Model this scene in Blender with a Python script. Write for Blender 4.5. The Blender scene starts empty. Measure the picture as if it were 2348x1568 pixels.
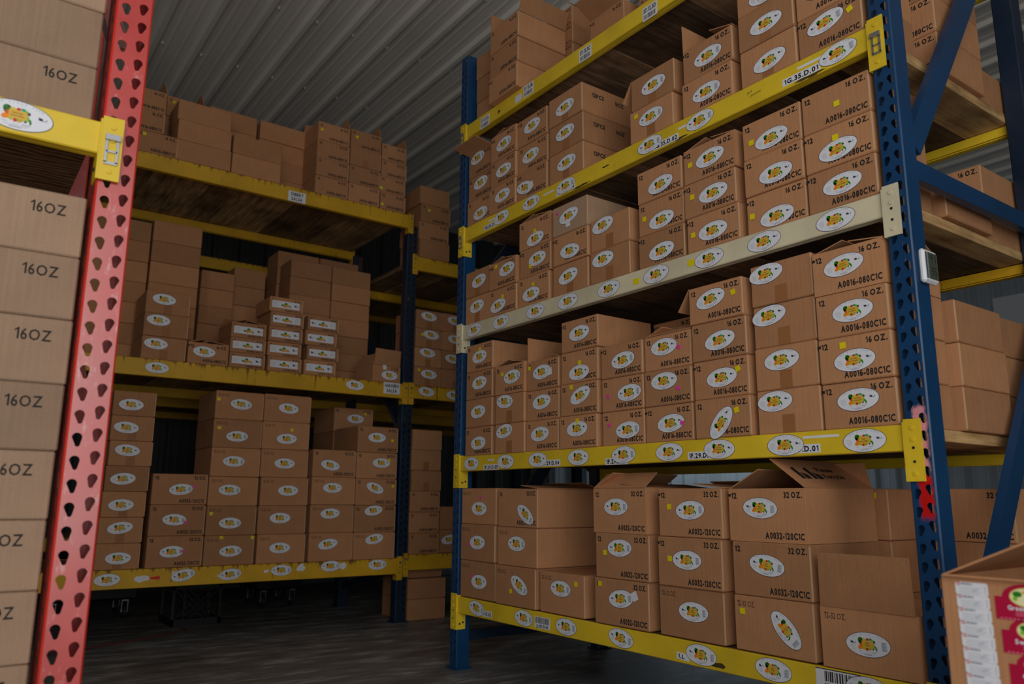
import bpy, bmesh, math, random
from mathutils import Vector, Matrix

rnd = random.Random(7)
SC = bpy.context.scene
COL = SC.collection

# ------------------------------------------------------------------ camera, sky, light, exposure
def look_matrix(yaw, pitch, roll, loc):
    f = Vector((math.sin(yaw) * math.cos(pitch), math.cos(yaw) * math.cos(pitch), math.sin(pitch)))
    r = Vector((math.cos(yaw), -math.sin(yaw), 0.0))
    u = r.cross(f)
    c, s = math.cos(roll), math.sin(roll)
    r2, u2 = c * r + s * u, -s * r + c * u
    m = Matrix((r2, u2, -f)).transposed().to_4x4()
    m.translation = loc
    return m

cam = bpy.data.cameras.new('camera')
cam.sensor_width = 36.0
cam.lens = 1801.95 / 2348 * 36.0
cam.clip_start, cam.clip_end = 0.05, 60
cam.dof.use_dof = True
cam.dof.focus_distance = 3.0
cam.dof.aperture_fstop = 2.8
cam_o = bpy.data.objects.new('camera', cam)
COL.objects.link(cam_o)
cam_o.matrix_world = look_matrix(math.radians(35.767), math.radians(11.3196), math.radians(0.399), Vector((0, 0, 0.86)))
SC.camera = cam_o

world = bpy.data.worlds.new('overcast_sky')
SC.world = world
world.use_nodes = True
bg = world.node_tree.nodes['Background']
bg.inputs[0].default_value = (0.80, 0.90, 1.0, 1)
bg.inputs[1].default_value = 0.035

def area_light(name, loc, target, sx, sy, power, color):
    l = bpy.data.lights.new(name, 'AREA')
    l.shape = 'RECTANGLE'; l.size, l.size_y = sx, sy
    l.energy = power; l.color = color
    o = bpy.data.objects.new(name, l)
    COL.objects.link(o)
    d = Vector(target) - Vector(loc)
    o.matrix_world = Matrix.Translation(loc) @ d.to_track_quat('-Z', 'Y').to_matrix().to_4x4()
    o['kind'] = 'helper'
    return o

# daylight falling in through the open loading door behind the camera
area_light('loading_door_daylight', (-0.5, -1.35, 1.75), (1.6, 3.0, 2.3), 3.6, 2.9, 102, (1.0, 0.982, 0.955))
# added area light for the far right wall corner, its source unseen
area_light('far_corner_light', (9.9, 8.2, 3.3), (10.3, 9.05, 1.0), 0.9, 0.4, 34, (0.86, 0.95, 1.0))

vs = SC.view_settings
vs.view_transform = 'Standard'
vs.look = 'None'
vs.exposure = 0.0
vs.gamma = 1.0
vs.use_curve_mapping = False

# ------------------------------------------------------------------ materials
def lin(c):
    return tuple(((v / 255) / 12.92 if v / 255 <= 0.04045 else ((v / 255 + 0.055) / 1.055) ** 2.4) for v in c)

class N:
    """small node-tree helper"""
    def __init__(self, name, rough=0.6, metal=0.0, spec=0.4):
        self.m = bpy.data.materials.new(name)
        self.m.use_nodes = True
        self.t = self.m.node_tree
        self.b = self.t.nodes['Principled BSDF']
        self.b.inputs['Roughness'].default_value = rough
        self.b.inputs['Metallic'].default_value = metal
        self.b.inputs['Specular IOR Level'].default_value = spec
    def n(self, typ, **k):
        nd = self.t.nodes.new(typ)
        for a, v in k.items():
            setattr(nd, a, v)
        return nd
    def l(self, a, b):
        self.t.links.new(a, b)
    def coord(self, scale=(1, 1, 1), out='Object', rot=(0, 0, 0)):
        tc = self.n('ShaderNodeTexCoord'); mp = self.n('ShaderNodeMapping')
        mp.inputs['Scale'].default_value = scale
        mp.inputs['Rotation'].default_value = rot
        self.l(tc.outputs[out], mp.inputs[0])
        return mp.outputs[0]
    def noise(self, vec, scale, detail=4, rough=0.55):
        nd = self.n('ShaderNodeTexNoise')
        nd.inputs['Scale'].default_value = scale
        nd.inputs['Detail'].default_value = detail
        nd.inputs['Roughness'].default_value = rough
        self.l(vec, nd.inputs['Vector'])
        return nd.outputs['Fac']
    def ramp(self, fac, stops):
        r = self.n('ShaderNodeValToRGB')
        e = r.color_ramp.elements
        while len(e) < len(stops):
            e.new(0.5)
        for i, (p, c) in enumerate(stops):
            e[i].position = p
            e[i].color = (*c, 1) if len(c) == 3 else c
        self.l(fac, r.inputs[0])
        return r.outputs[0]
    def mix(self, fac, a, b, mode='MIX'):
        m = self.n('ShaderNodeMix', data_type='RGBA', blend_type=mode)
        for s, v in ((m.inputs[0], fac), (m.inputs[6], a), (m.inputs[7], b)):
            if hasattr(v, 'is_linked'):
                self.l(v, s)
            elif isinstance(v, (tuple, list)):
                s.default_value = (*v, 1) if len(v) == 3 else v
            else:
                s.default_value = v
        return m.outputs[2]
    def math(self, op, a, b=None, c=None):
        m = self.n('ShaderNodeMath', operation=op)
        for i, v in enumerate((a, b, c)):
            if v is None: continue
            if hasattr(v, 'is_linked'): self.l(v, m.inputs[i])
            else: m.inputs[i].default_value = v
        return m.outputs[0]
    def step(self, v, lo, hi):
        m = self.n('ShaderNodeMapRange'); m.interpolation_type = 'SMOOTHSTEP'
        self.l(v, m.inputs[0]); m.inputs[1].default_value = lo; m.inputs[2].default_value = hi
        return m.outputs[0]
    def color(self, c):
        if hasattr(c, 'is_linked'): self.l(c, self.b.inputs['Base Color'])
        else: self.b.inputs['Base Color'].default_value = (*c, 1)
    def bump(self, h, strength, dist):
        b = self.n('ShaderNodeBump')
        b.inputs['Strength'].default_value = strength; b.inputs['Distance'].default_value = dist
        self.l(h, b.inputs['Height']); self.l(b.outputs[0], self.b.inputs['Normal'])

def flat(name, rgb, rough=0.6, metal=0.0, spec=0.4):
    k = N(name, rough, metal, spec); k.color(lin(rgb)); return k.m

def cardboard(name, rgb, var=0.16):
    k = N(name, 0.85, 0, 0.25)
    c = Vector(lin(rgb))
    oi = k.n('ShaderNodeObjectInfo')
    v = k.coord((1, 1, 1))
    stripes = k.noise(k.coord((260, 260, 4)), 1.0, 2)
    blot = k.noise(v, 9, 5)
    fine = k.noise(v, 260, 2)
    base = k.ramp(blot, [(0.3, tuple(c * 0.88)), (0.72, tuple(c * 1.1))])
    base = k.mix(0.22, base, k.ramp(stripes, [(0.35, tuple(c * 0.7)), (0.65, tuple(c * 1.25))]))
    base = k.mix(0.12, base, k.ramp(fine, [(0.35, tuple(c * 0.55)), (0.62, tuple(c * 1.35))]))
    g = k.math('MULTIPLY_ADD', oi.outputs['Random'], 2 * var, 1 - var)
    cc = k.n('ShaderNodeCombineColor')
    for i in range(3): k.l(g, cc.inputs[i])
    k.color(k.mix(1.0, base, cc.outputs[0], 'MULTIPLY'))
    k.bump(stripes, 0.12, 0.001)
    return k.m

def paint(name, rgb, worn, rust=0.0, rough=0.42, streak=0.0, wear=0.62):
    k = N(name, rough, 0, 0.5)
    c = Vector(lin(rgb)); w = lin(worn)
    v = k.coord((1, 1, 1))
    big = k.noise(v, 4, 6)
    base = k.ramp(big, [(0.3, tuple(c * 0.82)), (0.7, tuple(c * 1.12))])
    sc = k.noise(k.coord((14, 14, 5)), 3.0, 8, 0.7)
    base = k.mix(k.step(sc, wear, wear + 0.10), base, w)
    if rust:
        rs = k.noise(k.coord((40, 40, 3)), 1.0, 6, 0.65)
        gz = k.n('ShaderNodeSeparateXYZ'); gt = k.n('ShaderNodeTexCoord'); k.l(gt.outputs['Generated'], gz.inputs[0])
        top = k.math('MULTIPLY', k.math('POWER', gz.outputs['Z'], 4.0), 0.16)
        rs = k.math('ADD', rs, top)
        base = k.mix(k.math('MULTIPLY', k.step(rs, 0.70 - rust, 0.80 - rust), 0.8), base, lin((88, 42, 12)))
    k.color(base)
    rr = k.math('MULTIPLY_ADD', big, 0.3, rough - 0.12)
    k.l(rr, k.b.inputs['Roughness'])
    return k.m

M = {}
M['kraft'] = cardboard('kraft_cardboard', (182, 131, 92))
M['kraft_side'] = cardboard('kraft_cardboard_pale', (158, 131, 108))
M['kraft_edge'] = flat('pale_board_edge', (206, 168, 132), 0.85, 0, 0.2)  # paler strip down the right front edge of a carton
M['kraft_grey'] = cardboard('kraft_cardboard_greyish', (178, 146, 118), 0.05)
M['ink'] = flat('printing_ink', (34, 30, 30), 0.8)
M['ink_soft'] = flat('printing_ink_faded', (92, 66, 50), 0.8)
M['white'] = flat('white_paper', (226, 228, 235), 0.45)
M['tape'] = flat('brown_packing_tape', (160, 108, 68), 0.25)
M['tag_y'] = flat('yellow_tag_paper', (232, 214, 8), 0.5)
M['tag_p'] = flat('pink_tag_paper', (240, 70, 175), 0.5)
M['yellow'] = paint('yellow_rack_paint', (234, 200, 44), (200, 164, 50), wear=0.64)
M['yellow_old'] = paint('old_yellow_rack_paint', (214, 166, 24), (120, 80, 20), rust=0.08, wear=0.62, rough=0.5)
M['cream'] = paint('cream_rack_paint', (222, 212, 180), (200, 184, 138), wear=0.66)
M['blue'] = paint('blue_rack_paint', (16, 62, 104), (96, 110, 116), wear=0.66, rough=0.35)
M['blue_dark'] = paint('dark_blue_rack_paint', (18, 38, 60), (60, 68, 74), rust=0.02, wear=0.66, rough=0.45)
M['red'] = paint('red_rack_paint', (192, 66, 62), (206, 132, 130), wear=0.57, rough=0.26)
M['red'].node_tree.nodes['Principled BSDF'].inputs['Specular IOR Level'].default_value = 0.9
M['red_edge'] = flat('red_rack_paint_edge', (214, 52, 38), 0.35)
M['zinc'] = flat('zinc_steel', (170, 172, 176), 0.35, 0.85)
M['black'] = flat('black_plastic', (18, 19, 21), 0.45)
M['dark'] = flat('dark_steel', (38, 40, 44), 0.5)
M['rust_red'] = flat('reddish_rubber', (92, 48, 44), 0.7)
M['scuff'] = flat('scraped_paint', (74, 58, 30), 0.7)
M['lcd'] = flat('lcd_glass', (70, 78, 66), 0.25)
M['white_plastic'] = flat('white_plastic', (222, 226, 232), 0.35)

def sprayed_blue():
    """blue rack paint with the pink and red spray marks above and below the fourth beam"""
    k = N('blue_rack_paint_with_spray_marks', 0.35, 0, 0.5)
    v = k.coord((1, 1, 1))
    c = Vector(lin((16, 62, 104)))
    big = k.noise(v, 4, 6)
    base = k.ramp(big, [(0.3, tuple(c * 0.8)), (0.7, tuple(c * 1.15))])
    sc = k.noise(k.coord((30, 30, 5)), 3.0, 8, 0.7)
    base = k.mix(k.step(sc, 0.63, 0.74), base, lin((120, 128, 130)))
    sep = k.n('ShaderNodeSeparateXYZ'); tc = k.n('ShaderNodeTexCoord'); k.l(tc.outputs['Object'], sep.inputs[0])
    wob = k.math('MULTIPLY_ADD', k.noise(v, 30, 3), 0.03, -0.015)
    y = k.math('ADD', sep.outputs['Y'], wob); z = k.math('ADD', sep.outputs['Z'], wob)
    front = k.math('LESS_THAN', sep.outputs['X'], 2.286)
    ymask = k.math('MULTIPLY', k.step(y, 1.128, 1.140), k.math('SUBTRACT', 1.0, k.step(y, 1.166, 1.178)))
    ymask = k.math('MULTIPLY', ymask, front)
    pz = k.math('MULTIPLY', k.step(z, 0.93, 0.955), k.math('SUBTRACT', 1.0, k.step(z, 1.125, 1.14)))
    rz = k.math('MULTIPLY', k.step(z, 0.80, 0.83), k.math('SUBTRACT', 1.0, k.step(z, 0.93, 0.95)))
    base = k.mix(k.math('MULTIPLY', rz, ymask), base, lin((206, 22, 20)))
    base = k.mix(k.math('MULTIPLY', pz, ymask), base, lin((226, 150, 156)))
    k.color(base)
    return k.m
M['blue_spray'] = sprayed_blue()

def wood(name, dark, light, along='X'):
    k = N(name, 0.8, 0, 0.25)
    oi = k.n('ShaderNodeObjectInfo')
    tc = k.n('ShaderNodeTexCoord')
    add = k.n('ShaderNodeVectorMath', operation='ADD')
    k.l(tc.outputs['Object'], add.inputs[0])
    cmb = k.n('ShaderNodeCombineXYZ')
    off = k.math('MULTIPLY', oi.outputs['Random'], 37.0)
    for i in range(3): k.l(off, cmb.inputs[i])
    k.l(cmb.outputs[0], add.inputs[1])
    mp = k.n('ShaderNodeMapping')
    mp.inputs['Scale'].default_value = (1.2, 14, 14) if along == 'X' else (14, 1.2, 14)
    k.l(add.outputs[0], mp.inputs[0])
    g = k.noise(mp.outputs[0], 3.0, 8, 0.65)
    st = k.noise(add.outputs[0], 3.5, 4)
    col = k.ramp(g, [(0.3, lin(dark)), (0.7, lin(light))])
    col = k.mix(k.math('MULTIPLY', k.step(st, 0.45, 0.7), 0.55), col, lin(tuple(v * 0.55 for v in dark)))
    gm = k.math('MULTIPLY_ADD', oi.outputs['Random'], 0.9, 0.45)
    cc = k.n('ShaderNodeCombineColor')
    for i in range(3): k.l(gm, cc.inputs[i])
    k.color(k.mix(1.0, col, cc.outputs[0], 'MULTIPLY'))
    k.bump(g, 0.25, 0.004)
    return k.m
M['plank_x'] = wood('weathered_plank', (92, 68, 50), (176, 140, 106))
M['plank_y'] = wood('weathered_plank_lengthwise', (118, 92, 62), (226, 188, 138), 'Y')
M['plank_new'] = wood('pale_new_plank', (150, 112, 70), (214, 178, 124))

def plywood():
    k = N('plywood_swirl', 0.75, 0, 0.25)
    w = k.n('ShaderNodeTexWave', wave_type='RINGS'); w.inputs['Scale'].default_value = 6
    w.inputs['Distortion'].default_value = 9; w.inputs['Detail'].default_value = 3; w.inputs['Detail Scale'].default_value = 1.2
    k.l(k.coord((1, 2.5, 1)), w.inputs['Vector'])
    k.color(k.ramp(w.outputs['Fac'], [(0.2, lin((92, 66, 44))), (0.8, lin((150, 116, 82)))]))
    return k.m
M['plywood'] = plywood()

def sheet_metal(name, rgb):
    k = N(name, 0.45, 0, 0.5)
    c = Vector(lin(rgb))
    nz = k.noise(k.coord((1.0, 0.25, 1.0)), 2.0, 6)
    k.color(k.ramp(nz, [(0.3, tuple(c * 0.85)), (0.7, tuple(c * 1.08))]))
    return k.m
M['roof'] = sheet_metal('white_roof_sheet', (238, 234, 226))
M['wall_shaded'] = sheet_metal('shaded_wall_sheet', (58, 60, 60))  # shade behind the racks, put into the colour of this wall section
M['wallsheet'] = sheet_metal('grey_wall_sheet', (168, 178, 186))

def concrete():
    k = N('worn_concrete', 0.55, 0, 0.4)
    v = k.coord((1, 1, 1))
    a = k.noise(v, 0.8, 8, 0.65)
    b = k.noise(k.coord((1.0, 3.5, 1), rot=(0, 0, 0.5)), 3.0, 8, 0.7)
    col = k.ramp(a, [(0.3, lin((86, 86, 86))), (0.7, lin((146, 146, 146)))])
    col = k.mix(0.6, col, k.ramp(b, [(0.36, lin((52, 52, 53))), (0.52, lin((110, 109, 108))), (0.66, lin((190, 188, 186)))]))
    sp = k.noise(v, 60, 2)
    col = k.mix(k.step(sp, 0.72, 0.76), col, lin((180, 178, 172)))
    k.color(col)
    k.l(k.math('MULTIPLY_ADD', b, 0.35, 0.28), k.b.inputs['Roughness'])
    k.bump(b, 0.15, 0.004)
    return k.m
M['concrete'] = concrete()

def printed():
    k = N('printed_sticker', 0.42, 0, 0.4)
    at = k.n('ShaderNodeVertexColor', layer_name='print')
    k.color(at.outputs[0])
    return k.m
M['print'] = printed()

# ------------------------------------------------------------------ mesh helpers
class MB:
    """collects faces, then links them as ONE mesh object"""
    def __init__(self):
        self.v, self.f, self.m, self.c = [], [], [], []
    def face(self, pts, m=0, col=None):
        i = len(self.v)
        self.v += [tuple(p) for p in pts]
        self.f.append(tuple(range(i, i + len(pts)))); self.m.append(m); self.c.append(col)
    def add(self, verts, faces, m=0, col=None):
        i = len(self.v)
        self.v += [tuple(p) for p in verts]
        for f in faces:
            self.f.append(tuple(i + j for j in f)); self.m.append(m); self.c.append(col)
    def box(self, x0, x1, y0, y1, z0, z1, m=0, bev=0.0):
        if not bev:
            vs_ = [(x, y, z) for x in (x0, x1) for y in (y0, y1) for z in (z0, z1)]
            self.add(vs_, [(0, 1, 3, 2), (4, 6, 7, 5), (0, 4, 5, 1), (2, 3, 7, 6), (0, 2, 6, 4), (1, 5, 7, 3)], m)
            return
        bm = bmesh.new(); bmesh.ops.create_cube(bm, size=1)
        for v in bm.verts:
            v.co = Vector((x0 if v.co.x < 0 else x1, y0 if v.co.y < 0 else y1, z0 if v.co.z < 0 else z1))
        bmesh.ops.bevel(bm, geom=bm.edges[:], offset=bev, segments=1, affect='EDGES')
        self.bm(bm, m)
    def bm(self, bm, m=0, mat=None):
        bm.verts.index_update()
        self.add([(mat @ v.co if mat else v.co) for v in bm.verts], [tuple(v.index for v in f.verts) for f in bm.faces], m)
        bm.free()
    def cyl(self, p, axis, r, h, seg=12, m=0, r2=None):
        bm = bmesh.new()
        bmesh.ops.create_cone(bm, cap_ends=True, segments=seg, radius1=r, radius2=r if r2 is None else r2, depth=h)
        q = Vector((0, 0, 1)).rotation_difference(Vector(axis)).to_matrix().to_4x4()
        self.bm(bm, m, Matrix.Translation(p) @ q)
    def prism(self, prof, a, b, fn, m=0):
        """closed 2-D profile swept from a to b; fn(s, u, v) -> xyz"""
        n = len(prof)
        vs_ = [fn(a, u, v) for u, v in prof] + [fn(b, u, v) for u, v in prof]
        fs = [(i, (i + 1) % n, n + (i + 1) % n, n + i) for i in range(n)] + [tuple(range(n))[::-1], tuple(range(n, 2 * n))]
        self.add(vs_, fs, m)
    def mesh(self, name, mats, fix=True):
        me = bpy.data.meshes.new(name)
        me.from_pydata(self.v, [], self.f)
        for k in mats: me.materials.append(M[k])
        me.polygons.foreach_set('material_index', self.m)
        if any(c is not None for c in self.c):
            ca = me.color_attributes.new('print', 'FLOAT_COLOR', 'CORNER')
            for p in me.polygons:
                c = self.c[p.index] or (1, 1, 1)
                for li in p.loop_indices: ca.data[li].color = (*c, 1)
        elif fix:
            bm = bmesh.new(); bm.from_mesh(me)
            bmesh.ops.recalc_face_normals(bm, faces=bm.faces[:])
            bm.to_mesh(me); bm.free()
        me.update()
        return me
    def build(self, name, mats, parent=None, loc=(0, 0, 0), rotz=0.0):
        return obj(name, self.mesh(name, mats if isinstance(mats, (list, tuple)) else [mats]), parent, loc, rotz)

def obj(name, me, parent=None, loc=(0, 0, 0), rotz=0.0):
    o = bpy.data.objects.new(name, me)
    COL.objects.link(o)
    o.location = loc
    o.rotation_euler = (0, 0, rotz)
    if parent: o.parent = parent
    return o

def tag(o, label, cat, group=None):
    o['label'] = label; o['category'] = cat
    if group: o['group'] = group
    return o

def structure(o):
    o['kind'] = 'structure'; return o

def thing(name, label, cat, loc=(0, 0, 0), group=None):
    return tag(obj(name, None, None, loc), label, cat, group)

def wpart(name, mb, mats, root):
    """part of a thing whose mesh is given in world coordinates"""
    o = mb.build(name, mats, root)
    o.location = -Vector(root.location)
    return o

_text = {}
def glyph(ch, bold):
    key = (ch, bold)
    if key in _text: return _text[key]
    if ch == '1':      # a one with a flag
        t = .155 + bold * 1.6
        v = [(.42 - t, 0), (.42, 0), (.42, 1), (.42 - t * .75, 1), (.0, .80), (.0, .80 - t * .8), (.42 - t, .80)]
        _text[key] = (v, [(0, 1, 2, 3, 6), (3, 4, 5, 6)], .42)
        return _text[key]
    cu = bpy.data.curves.new('t', 'FONT')
    cu.body = ch; cu.size = 1.0; cu.offset = bold; cu.resolution_u = 2
    o = bpy.data.objects.new('t', cu); COL.objects.link(o)
    me = bpy.data.meshes.new_from_object(o.evaluated_get(bpy.context.evaluated_depsgraph_get()))
    bpy.data.objects.remove(o); bpy.data.curves.remove(cu)
    vs_ = [v.co.copy() for v in me.vertices]; fs = [tuple(p.vertices) for p in me.polygons]
    bpy.data.meshes.remove(me)
    x0 = min(v.x for v in vs_); x1 = max(v.x for v in vs_); H = .729
    _text[key] = ([((v.x - x0) / H, v.y / H) for v in vs_], fs, (x1 - x0) / H)
    return _text[key]

def text_mesh(s, bold=0.0):
    """(verts, faces, width) of a string, cap height 1, baseline 0"""
    V, F, x = [], [], 0.0
    for ch in s:
        if ch == ' ': x += .30; continue
        v, f, w = glyph(ch, bold)
        i = len(V)
        V += [(a + x, b) for a, b in v]; F += [tuple(i + k for k in p) for p in f]
        x += w + .13
    return V, F, max(x - .13, .1)

def ink(mb, s, org, u, v, h, width=None, align='L', m=1, bold=0.042, col=None):
    """flat lettering: org = baseline point, u = reading direction, v = up"""
    vs_, fs, w = text_mesh(s, bold)
    if not vs_: return
    sx = h if width is None else width / w
    W = w * sx
    sh = {'L': 0.0, 'R': -W, 'C': -W / 2}[align]
    org, u, v = Vector(org), Vector(u), Vector(v)
    mb.add([org + u * (x * sx + sh) + v * (y * h) for x, y in vs_], fs, m, col)

# ------------------------------------------------------------------ stickers, tags, labels
ST_W, ST_H = 0.0705, 0.0355
def disc(mb, cx, cz, rx, rz, col, layer, n=18, rot=0.0, a0=0, a1=2 * math.pi):
    c, s = math.cos(rot), math.sin(rot)
    pts = []
    for i in range(n):
        a = a0 + (a1 - a0) * i / n
        x, z = rx * math.cos(a), rz * math.sin(a)
        pts.append((cx + x * c - z * s, -0.00015 * layer, cz + x * s + z * c))
    mb.face(pts, 0, col)
def poly(mb, pts, col, layer):
    mb.face([(x, -0.00015 * layer, z) for x, z in pts], 0, col)
def bar(mb, x0, x1, z0, z1, col, layer):
    poly(mb, [(x0, z0), (x1, z0), (x1, z1), (x0, z1)], col, layer)
C_ = {k: lin(v) for k, v in dict(rim=(30, 34, 74), white=(228, 230, 238), gold=(222, 176, 62), gold2=(214, 196, 72), green=(36, 128, 30),
     dgreen=(14, 62, 22), lgreen=(126, 196, 44), ygreen=(186, 196, 30), red=(206, 44, 22), orange=(240, 140, 10), orange2=(226, 92, 26),
     purple=(96, 60, 92), teal=(52, 160, 108), black=(30, 28, 22), navy=(26, 44, 72), grey=(162, 168, 178), lgrey=(196, 202, 210),
     mid=(128, 136, 150), crimson=(178, 16, 62), pink=(236, 120, 150), cream=(238, 232, 180), brown=(150, 70, 44)).items()}

def bouquet(mb, cx, cz, s, lines=None):
    r = random.Random(3)
    S = lambda v: v * s
    disc(mb, cx + S(-.022), cz + S(.011), S(.0075), S(.008), C_['green'], 2); disc(mb, cx + S(-.018), cz + S(.0145), S(.0035), S(.003), C_['dgreen'], 3)
    disc(mb, cx + S(-.024), cz + S(.006), S(.004), S(.005), C_['dgreen'], 2)
    disc(mb, cx + S(-.020), cz + S(.000), S(.005), S(.007), C_['orange2'], 2, rot=.3); disc(mb, cx + S(-.023), cz + S(-.009), S(.0075), S(.006), C_['orange'], 3, rot=.4)
    poly(mb, [(cx + S(x), cz + S(z)) for x, z in ((-.020, -.012), (-.009, -.017), (-.006, -.006), (-.012, -.004))], C_['ygreen'], 2)
    disc(mb, cx + S(-.010), cz + S(.012), S(.007), S(.004), C_['gold2'], 2); disc(mb, cx + S(.001), cz + S(.0135), S(.0045), S(.0038), C_['red'], 3)
    disc(mb, cx + S(.010), cz + S(.0145), S(.005), S(.0035), C_['teal'], 3); disc(mb, cx + S(.016), cz + S(.012), S(.004), S(.003), C_['lgreen'], 2)
    disc(mb, cx + S(.0215), cz + S(.008), S(.0038), S(.004), C_['purple'], 3); disc(mb, cx + S(.020), cz + S(-.004), S(.004), S(.007), C_['lgreen'], 2)
    poly(mb, [(cx + S(x), cz + S(z)) for x, z in ((.021, -.004), (.0265, -.004), (.0300, -.012), (.0270, -.019), (.0245, -.012))], C_['green'], 2)
    disc(mb, cx + S(.005), cz + S(-.0115), S(.008), S(.0032), C_['lgreen'], 2); disc(mb, cx + S(-.003), cz + S(-.0135), S(.0042), S(.0042), C_['red'], 4)
    disc(mb, cx + S(.005), cz + S(-.015), S(.005), S(.002), C_['orange'], 3); disc(mb, cx + S(.017), cz + S(-.0125), S(.003), S(.0025), C_['purple'], 3)
    poly(mb, [(cx + S(x), cz + S(z)) for x, z in ((-.016, -.0095), (.016, -.0105), (.0195, -.007), (.0190, .008), (.012, .0105), (-.012, .0105), (-.0175, .007))], C_['gold'], 5)
    if lines:
        for i, t in enumerate(lines):
            wdt = S(min(.026, .0020 * len(t)))
            ink(mb, t, (cx, -0.0010, cz + S(.0022 - .0068 * i)), (1, 0, 0), (0, 0, 1), S(.0030), wdt, 'C', 0, 0.02, C_['black'])

def logo(mb, cx, cz, s):
    ink(mb, 'V', (cx - .010 * s, -.0006, cz - .002 * s), (1, 0, -.15), (.1, 0, 1), .008 * s, .007 * s, 'L', 0, .05, C_['navy'])
    ink(mb, 'A', (cx - .004 * s, -.0006, cz - .004 * s), (1, 0, 0), (0, 0, 1), .008 * s, .008 * s, 'L', 0, .05, C_['navy'])
    disc(mb, cx - .004 * s, cz, .005 * s, .003 * s, C_['navy'], 4)
    poly(mb, [(cx + x * s, cz + z * s) for x, z in ((.002, -.0035), (.012, -.003), (.0125, .003), (.0108, .003), (.0105, -.0018), (.002, -.0025))], C_['navy'], 4)

def oval_sticker_mesh(var, lines):
    mb = MB()
    disc(mb, 0, 0, ST_W, ST_H, C_['rim'], .3, 48)
    disc(mb, 0, 0, ST_W - .0015, ST_H - .0015, C_['white'], 1, 48)
    # lettering along the top of the oval
    s = 'OAK RIDGE FARM'
    n = len(s)
    for i, ch in enumerate(s):
        if ch == ' ': continue
        a = math.radians(137 - 94 * i / (n - 1))
        x, z = (ST_W - .009) * math.cos(a), (ST_H - .0085) * math.sin(a)
        t = Vector((math.sin(a) * (ST_W - .009), 0, -math.cos(a) * (ST_H - .0085))).normalized()
        ink(mb, ch, (x, -.0006, z), t, (-t.z, 0, t.x), .0046, None, 'C', 0, 0.0, C_['grey'])
    bouquet(mb, -.001, .001, 1.0, lines)
    # shift printed layers in front of the paper
    sgn = 1 if var == 'R' else -1
    logo(mb, .047 * sgn, .004, .8)
    if var == 'R':
        for i in range(5): bar(mb, -.060 + .002 * abs(i - 1), -.040, .004 - .004 * i, .0052 - .004 * i, C_['lgrey'], 4)
    else:
        bar(mb, .043, .059, -.014, .011, C_['lgrey'], 4)
        for i in range(8): bar(mb, .044, .058 - .004 * (i % 3), .0085 - .003 * i, .0098 - .003 * i, C_['mid'], 5)
        for i in range(4): bar(mb, -.058 + .002 * i, -.040, -.005 - .0035 * i, -.004 - .0035 * i, C_['lgrey'], 4)
    bar(mb, -.030, -.018, -.0195, -.0185, C_['grey'], 4); bar(mb, .010, .028, -.0195, -.0185, C_['grey'], 4); bar(mb, .010, .024, -.0215, -.0206, C_['grey'], 4)
    disc(mb, -.002, -.0195, .006, .003, C_['lgrey'], 4); disc(mb, -.002, -.0193, .005, .0024, C_['white'], 5)
    bar(mb, -.026, .022, -.0255, -.0246, C_['grey'], 4); bar(mb, -.014, .010, -.0292, -.0278, C_['mid'], 4)
    return mb.mesh('oval_sticker', ['print'])

OVAL = {}
for var in 'RL':
    for j, ln in enumerate((['GARLIC', 'DILL CUCUMBERS'], ['GARLIC DILL', 'PICKLE SPEARS'], ['SIMPLE', 'TOMATOES'])):
        OVAL[var, j] = oval_sticker_mesh(var, ln)

def wide_label_mesh(var):
    mb = MB(); w, h = .1, .025
    bar(mb, -w, w, -h, h, C_['white'], 1)
    disc(mb, 0, .006, .011, .010, C_['green'], 3); disc(mb, -.016, -.003, .012, .007, C_['lgreen'], 2); disc(mb, .008, -.006, .014, .008, C_['orange'], 4)
    disc(mb, -.006, -.009, .013, .006, C_['red'], 3); disc(mb, -.002, -.004, .012, .006, C_['gold'], 5); disc(mb, .024, -.002, .008, .006, C_['gold2'], 2)
    disc(mb, -.027, -.004, .006, .006, C_['dgreen'], 3); disc(mb, .031, -.010, .005, .006, C_['purple'], 3)
    sg = 1 if var == 'R' else -1
    logo(mb, .075 * sg, .0, 1.5)
    for i in range(6): bar(mb, -.075 * sg - .017, -.075 * sg + .017 - .004 * (i % 2), .012 - .005 * i, .0140 - .005 * i, C_['lgrey'], 2)
    return mb.mesh('wide_label', ['print'])
WIDE = {v: wide_label_mesh(v) for v in 'RL'}

def tag_mesh(mat, w, h):
    mb = MB(); mb.box(-w / 2, w / 2, -.0006, 0, -h / 2, h / 2); return mb.mesh('tag', [mat])
TAGS = {'y': ('colour_tag', tag_mesh('tag_y', .021, .020), 'small yellow tag'), 'p': ('colour_tag', tag_mesh('tag_p', .018, .015), 'small pink tag'),
        'w': ('paper_patch', tag_mesh('white', .030, .034), 'white paper patch')}

FACE = {'Y': 0.0, 'X': -math.pi / 2}      # fronts that look to -Y, and fronts that look to -X

def stick(me, name, parent, loc, rot=0.0, facing='Y', scale=None, label=None):
    """sticker lying on a face; rot turns it in the plane of that face"""
    o = obj(name, me, parent, loc)
    o.rotation_euler = (Matrix.Rotation(FACE[facing], 3, 'Z') @ Matrix.Rotation(-math.radians(rot), 3, 'Y')).to_euler()
    if scale: o.scale = scale
    if label: o['label'] = label
    return o

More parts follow.
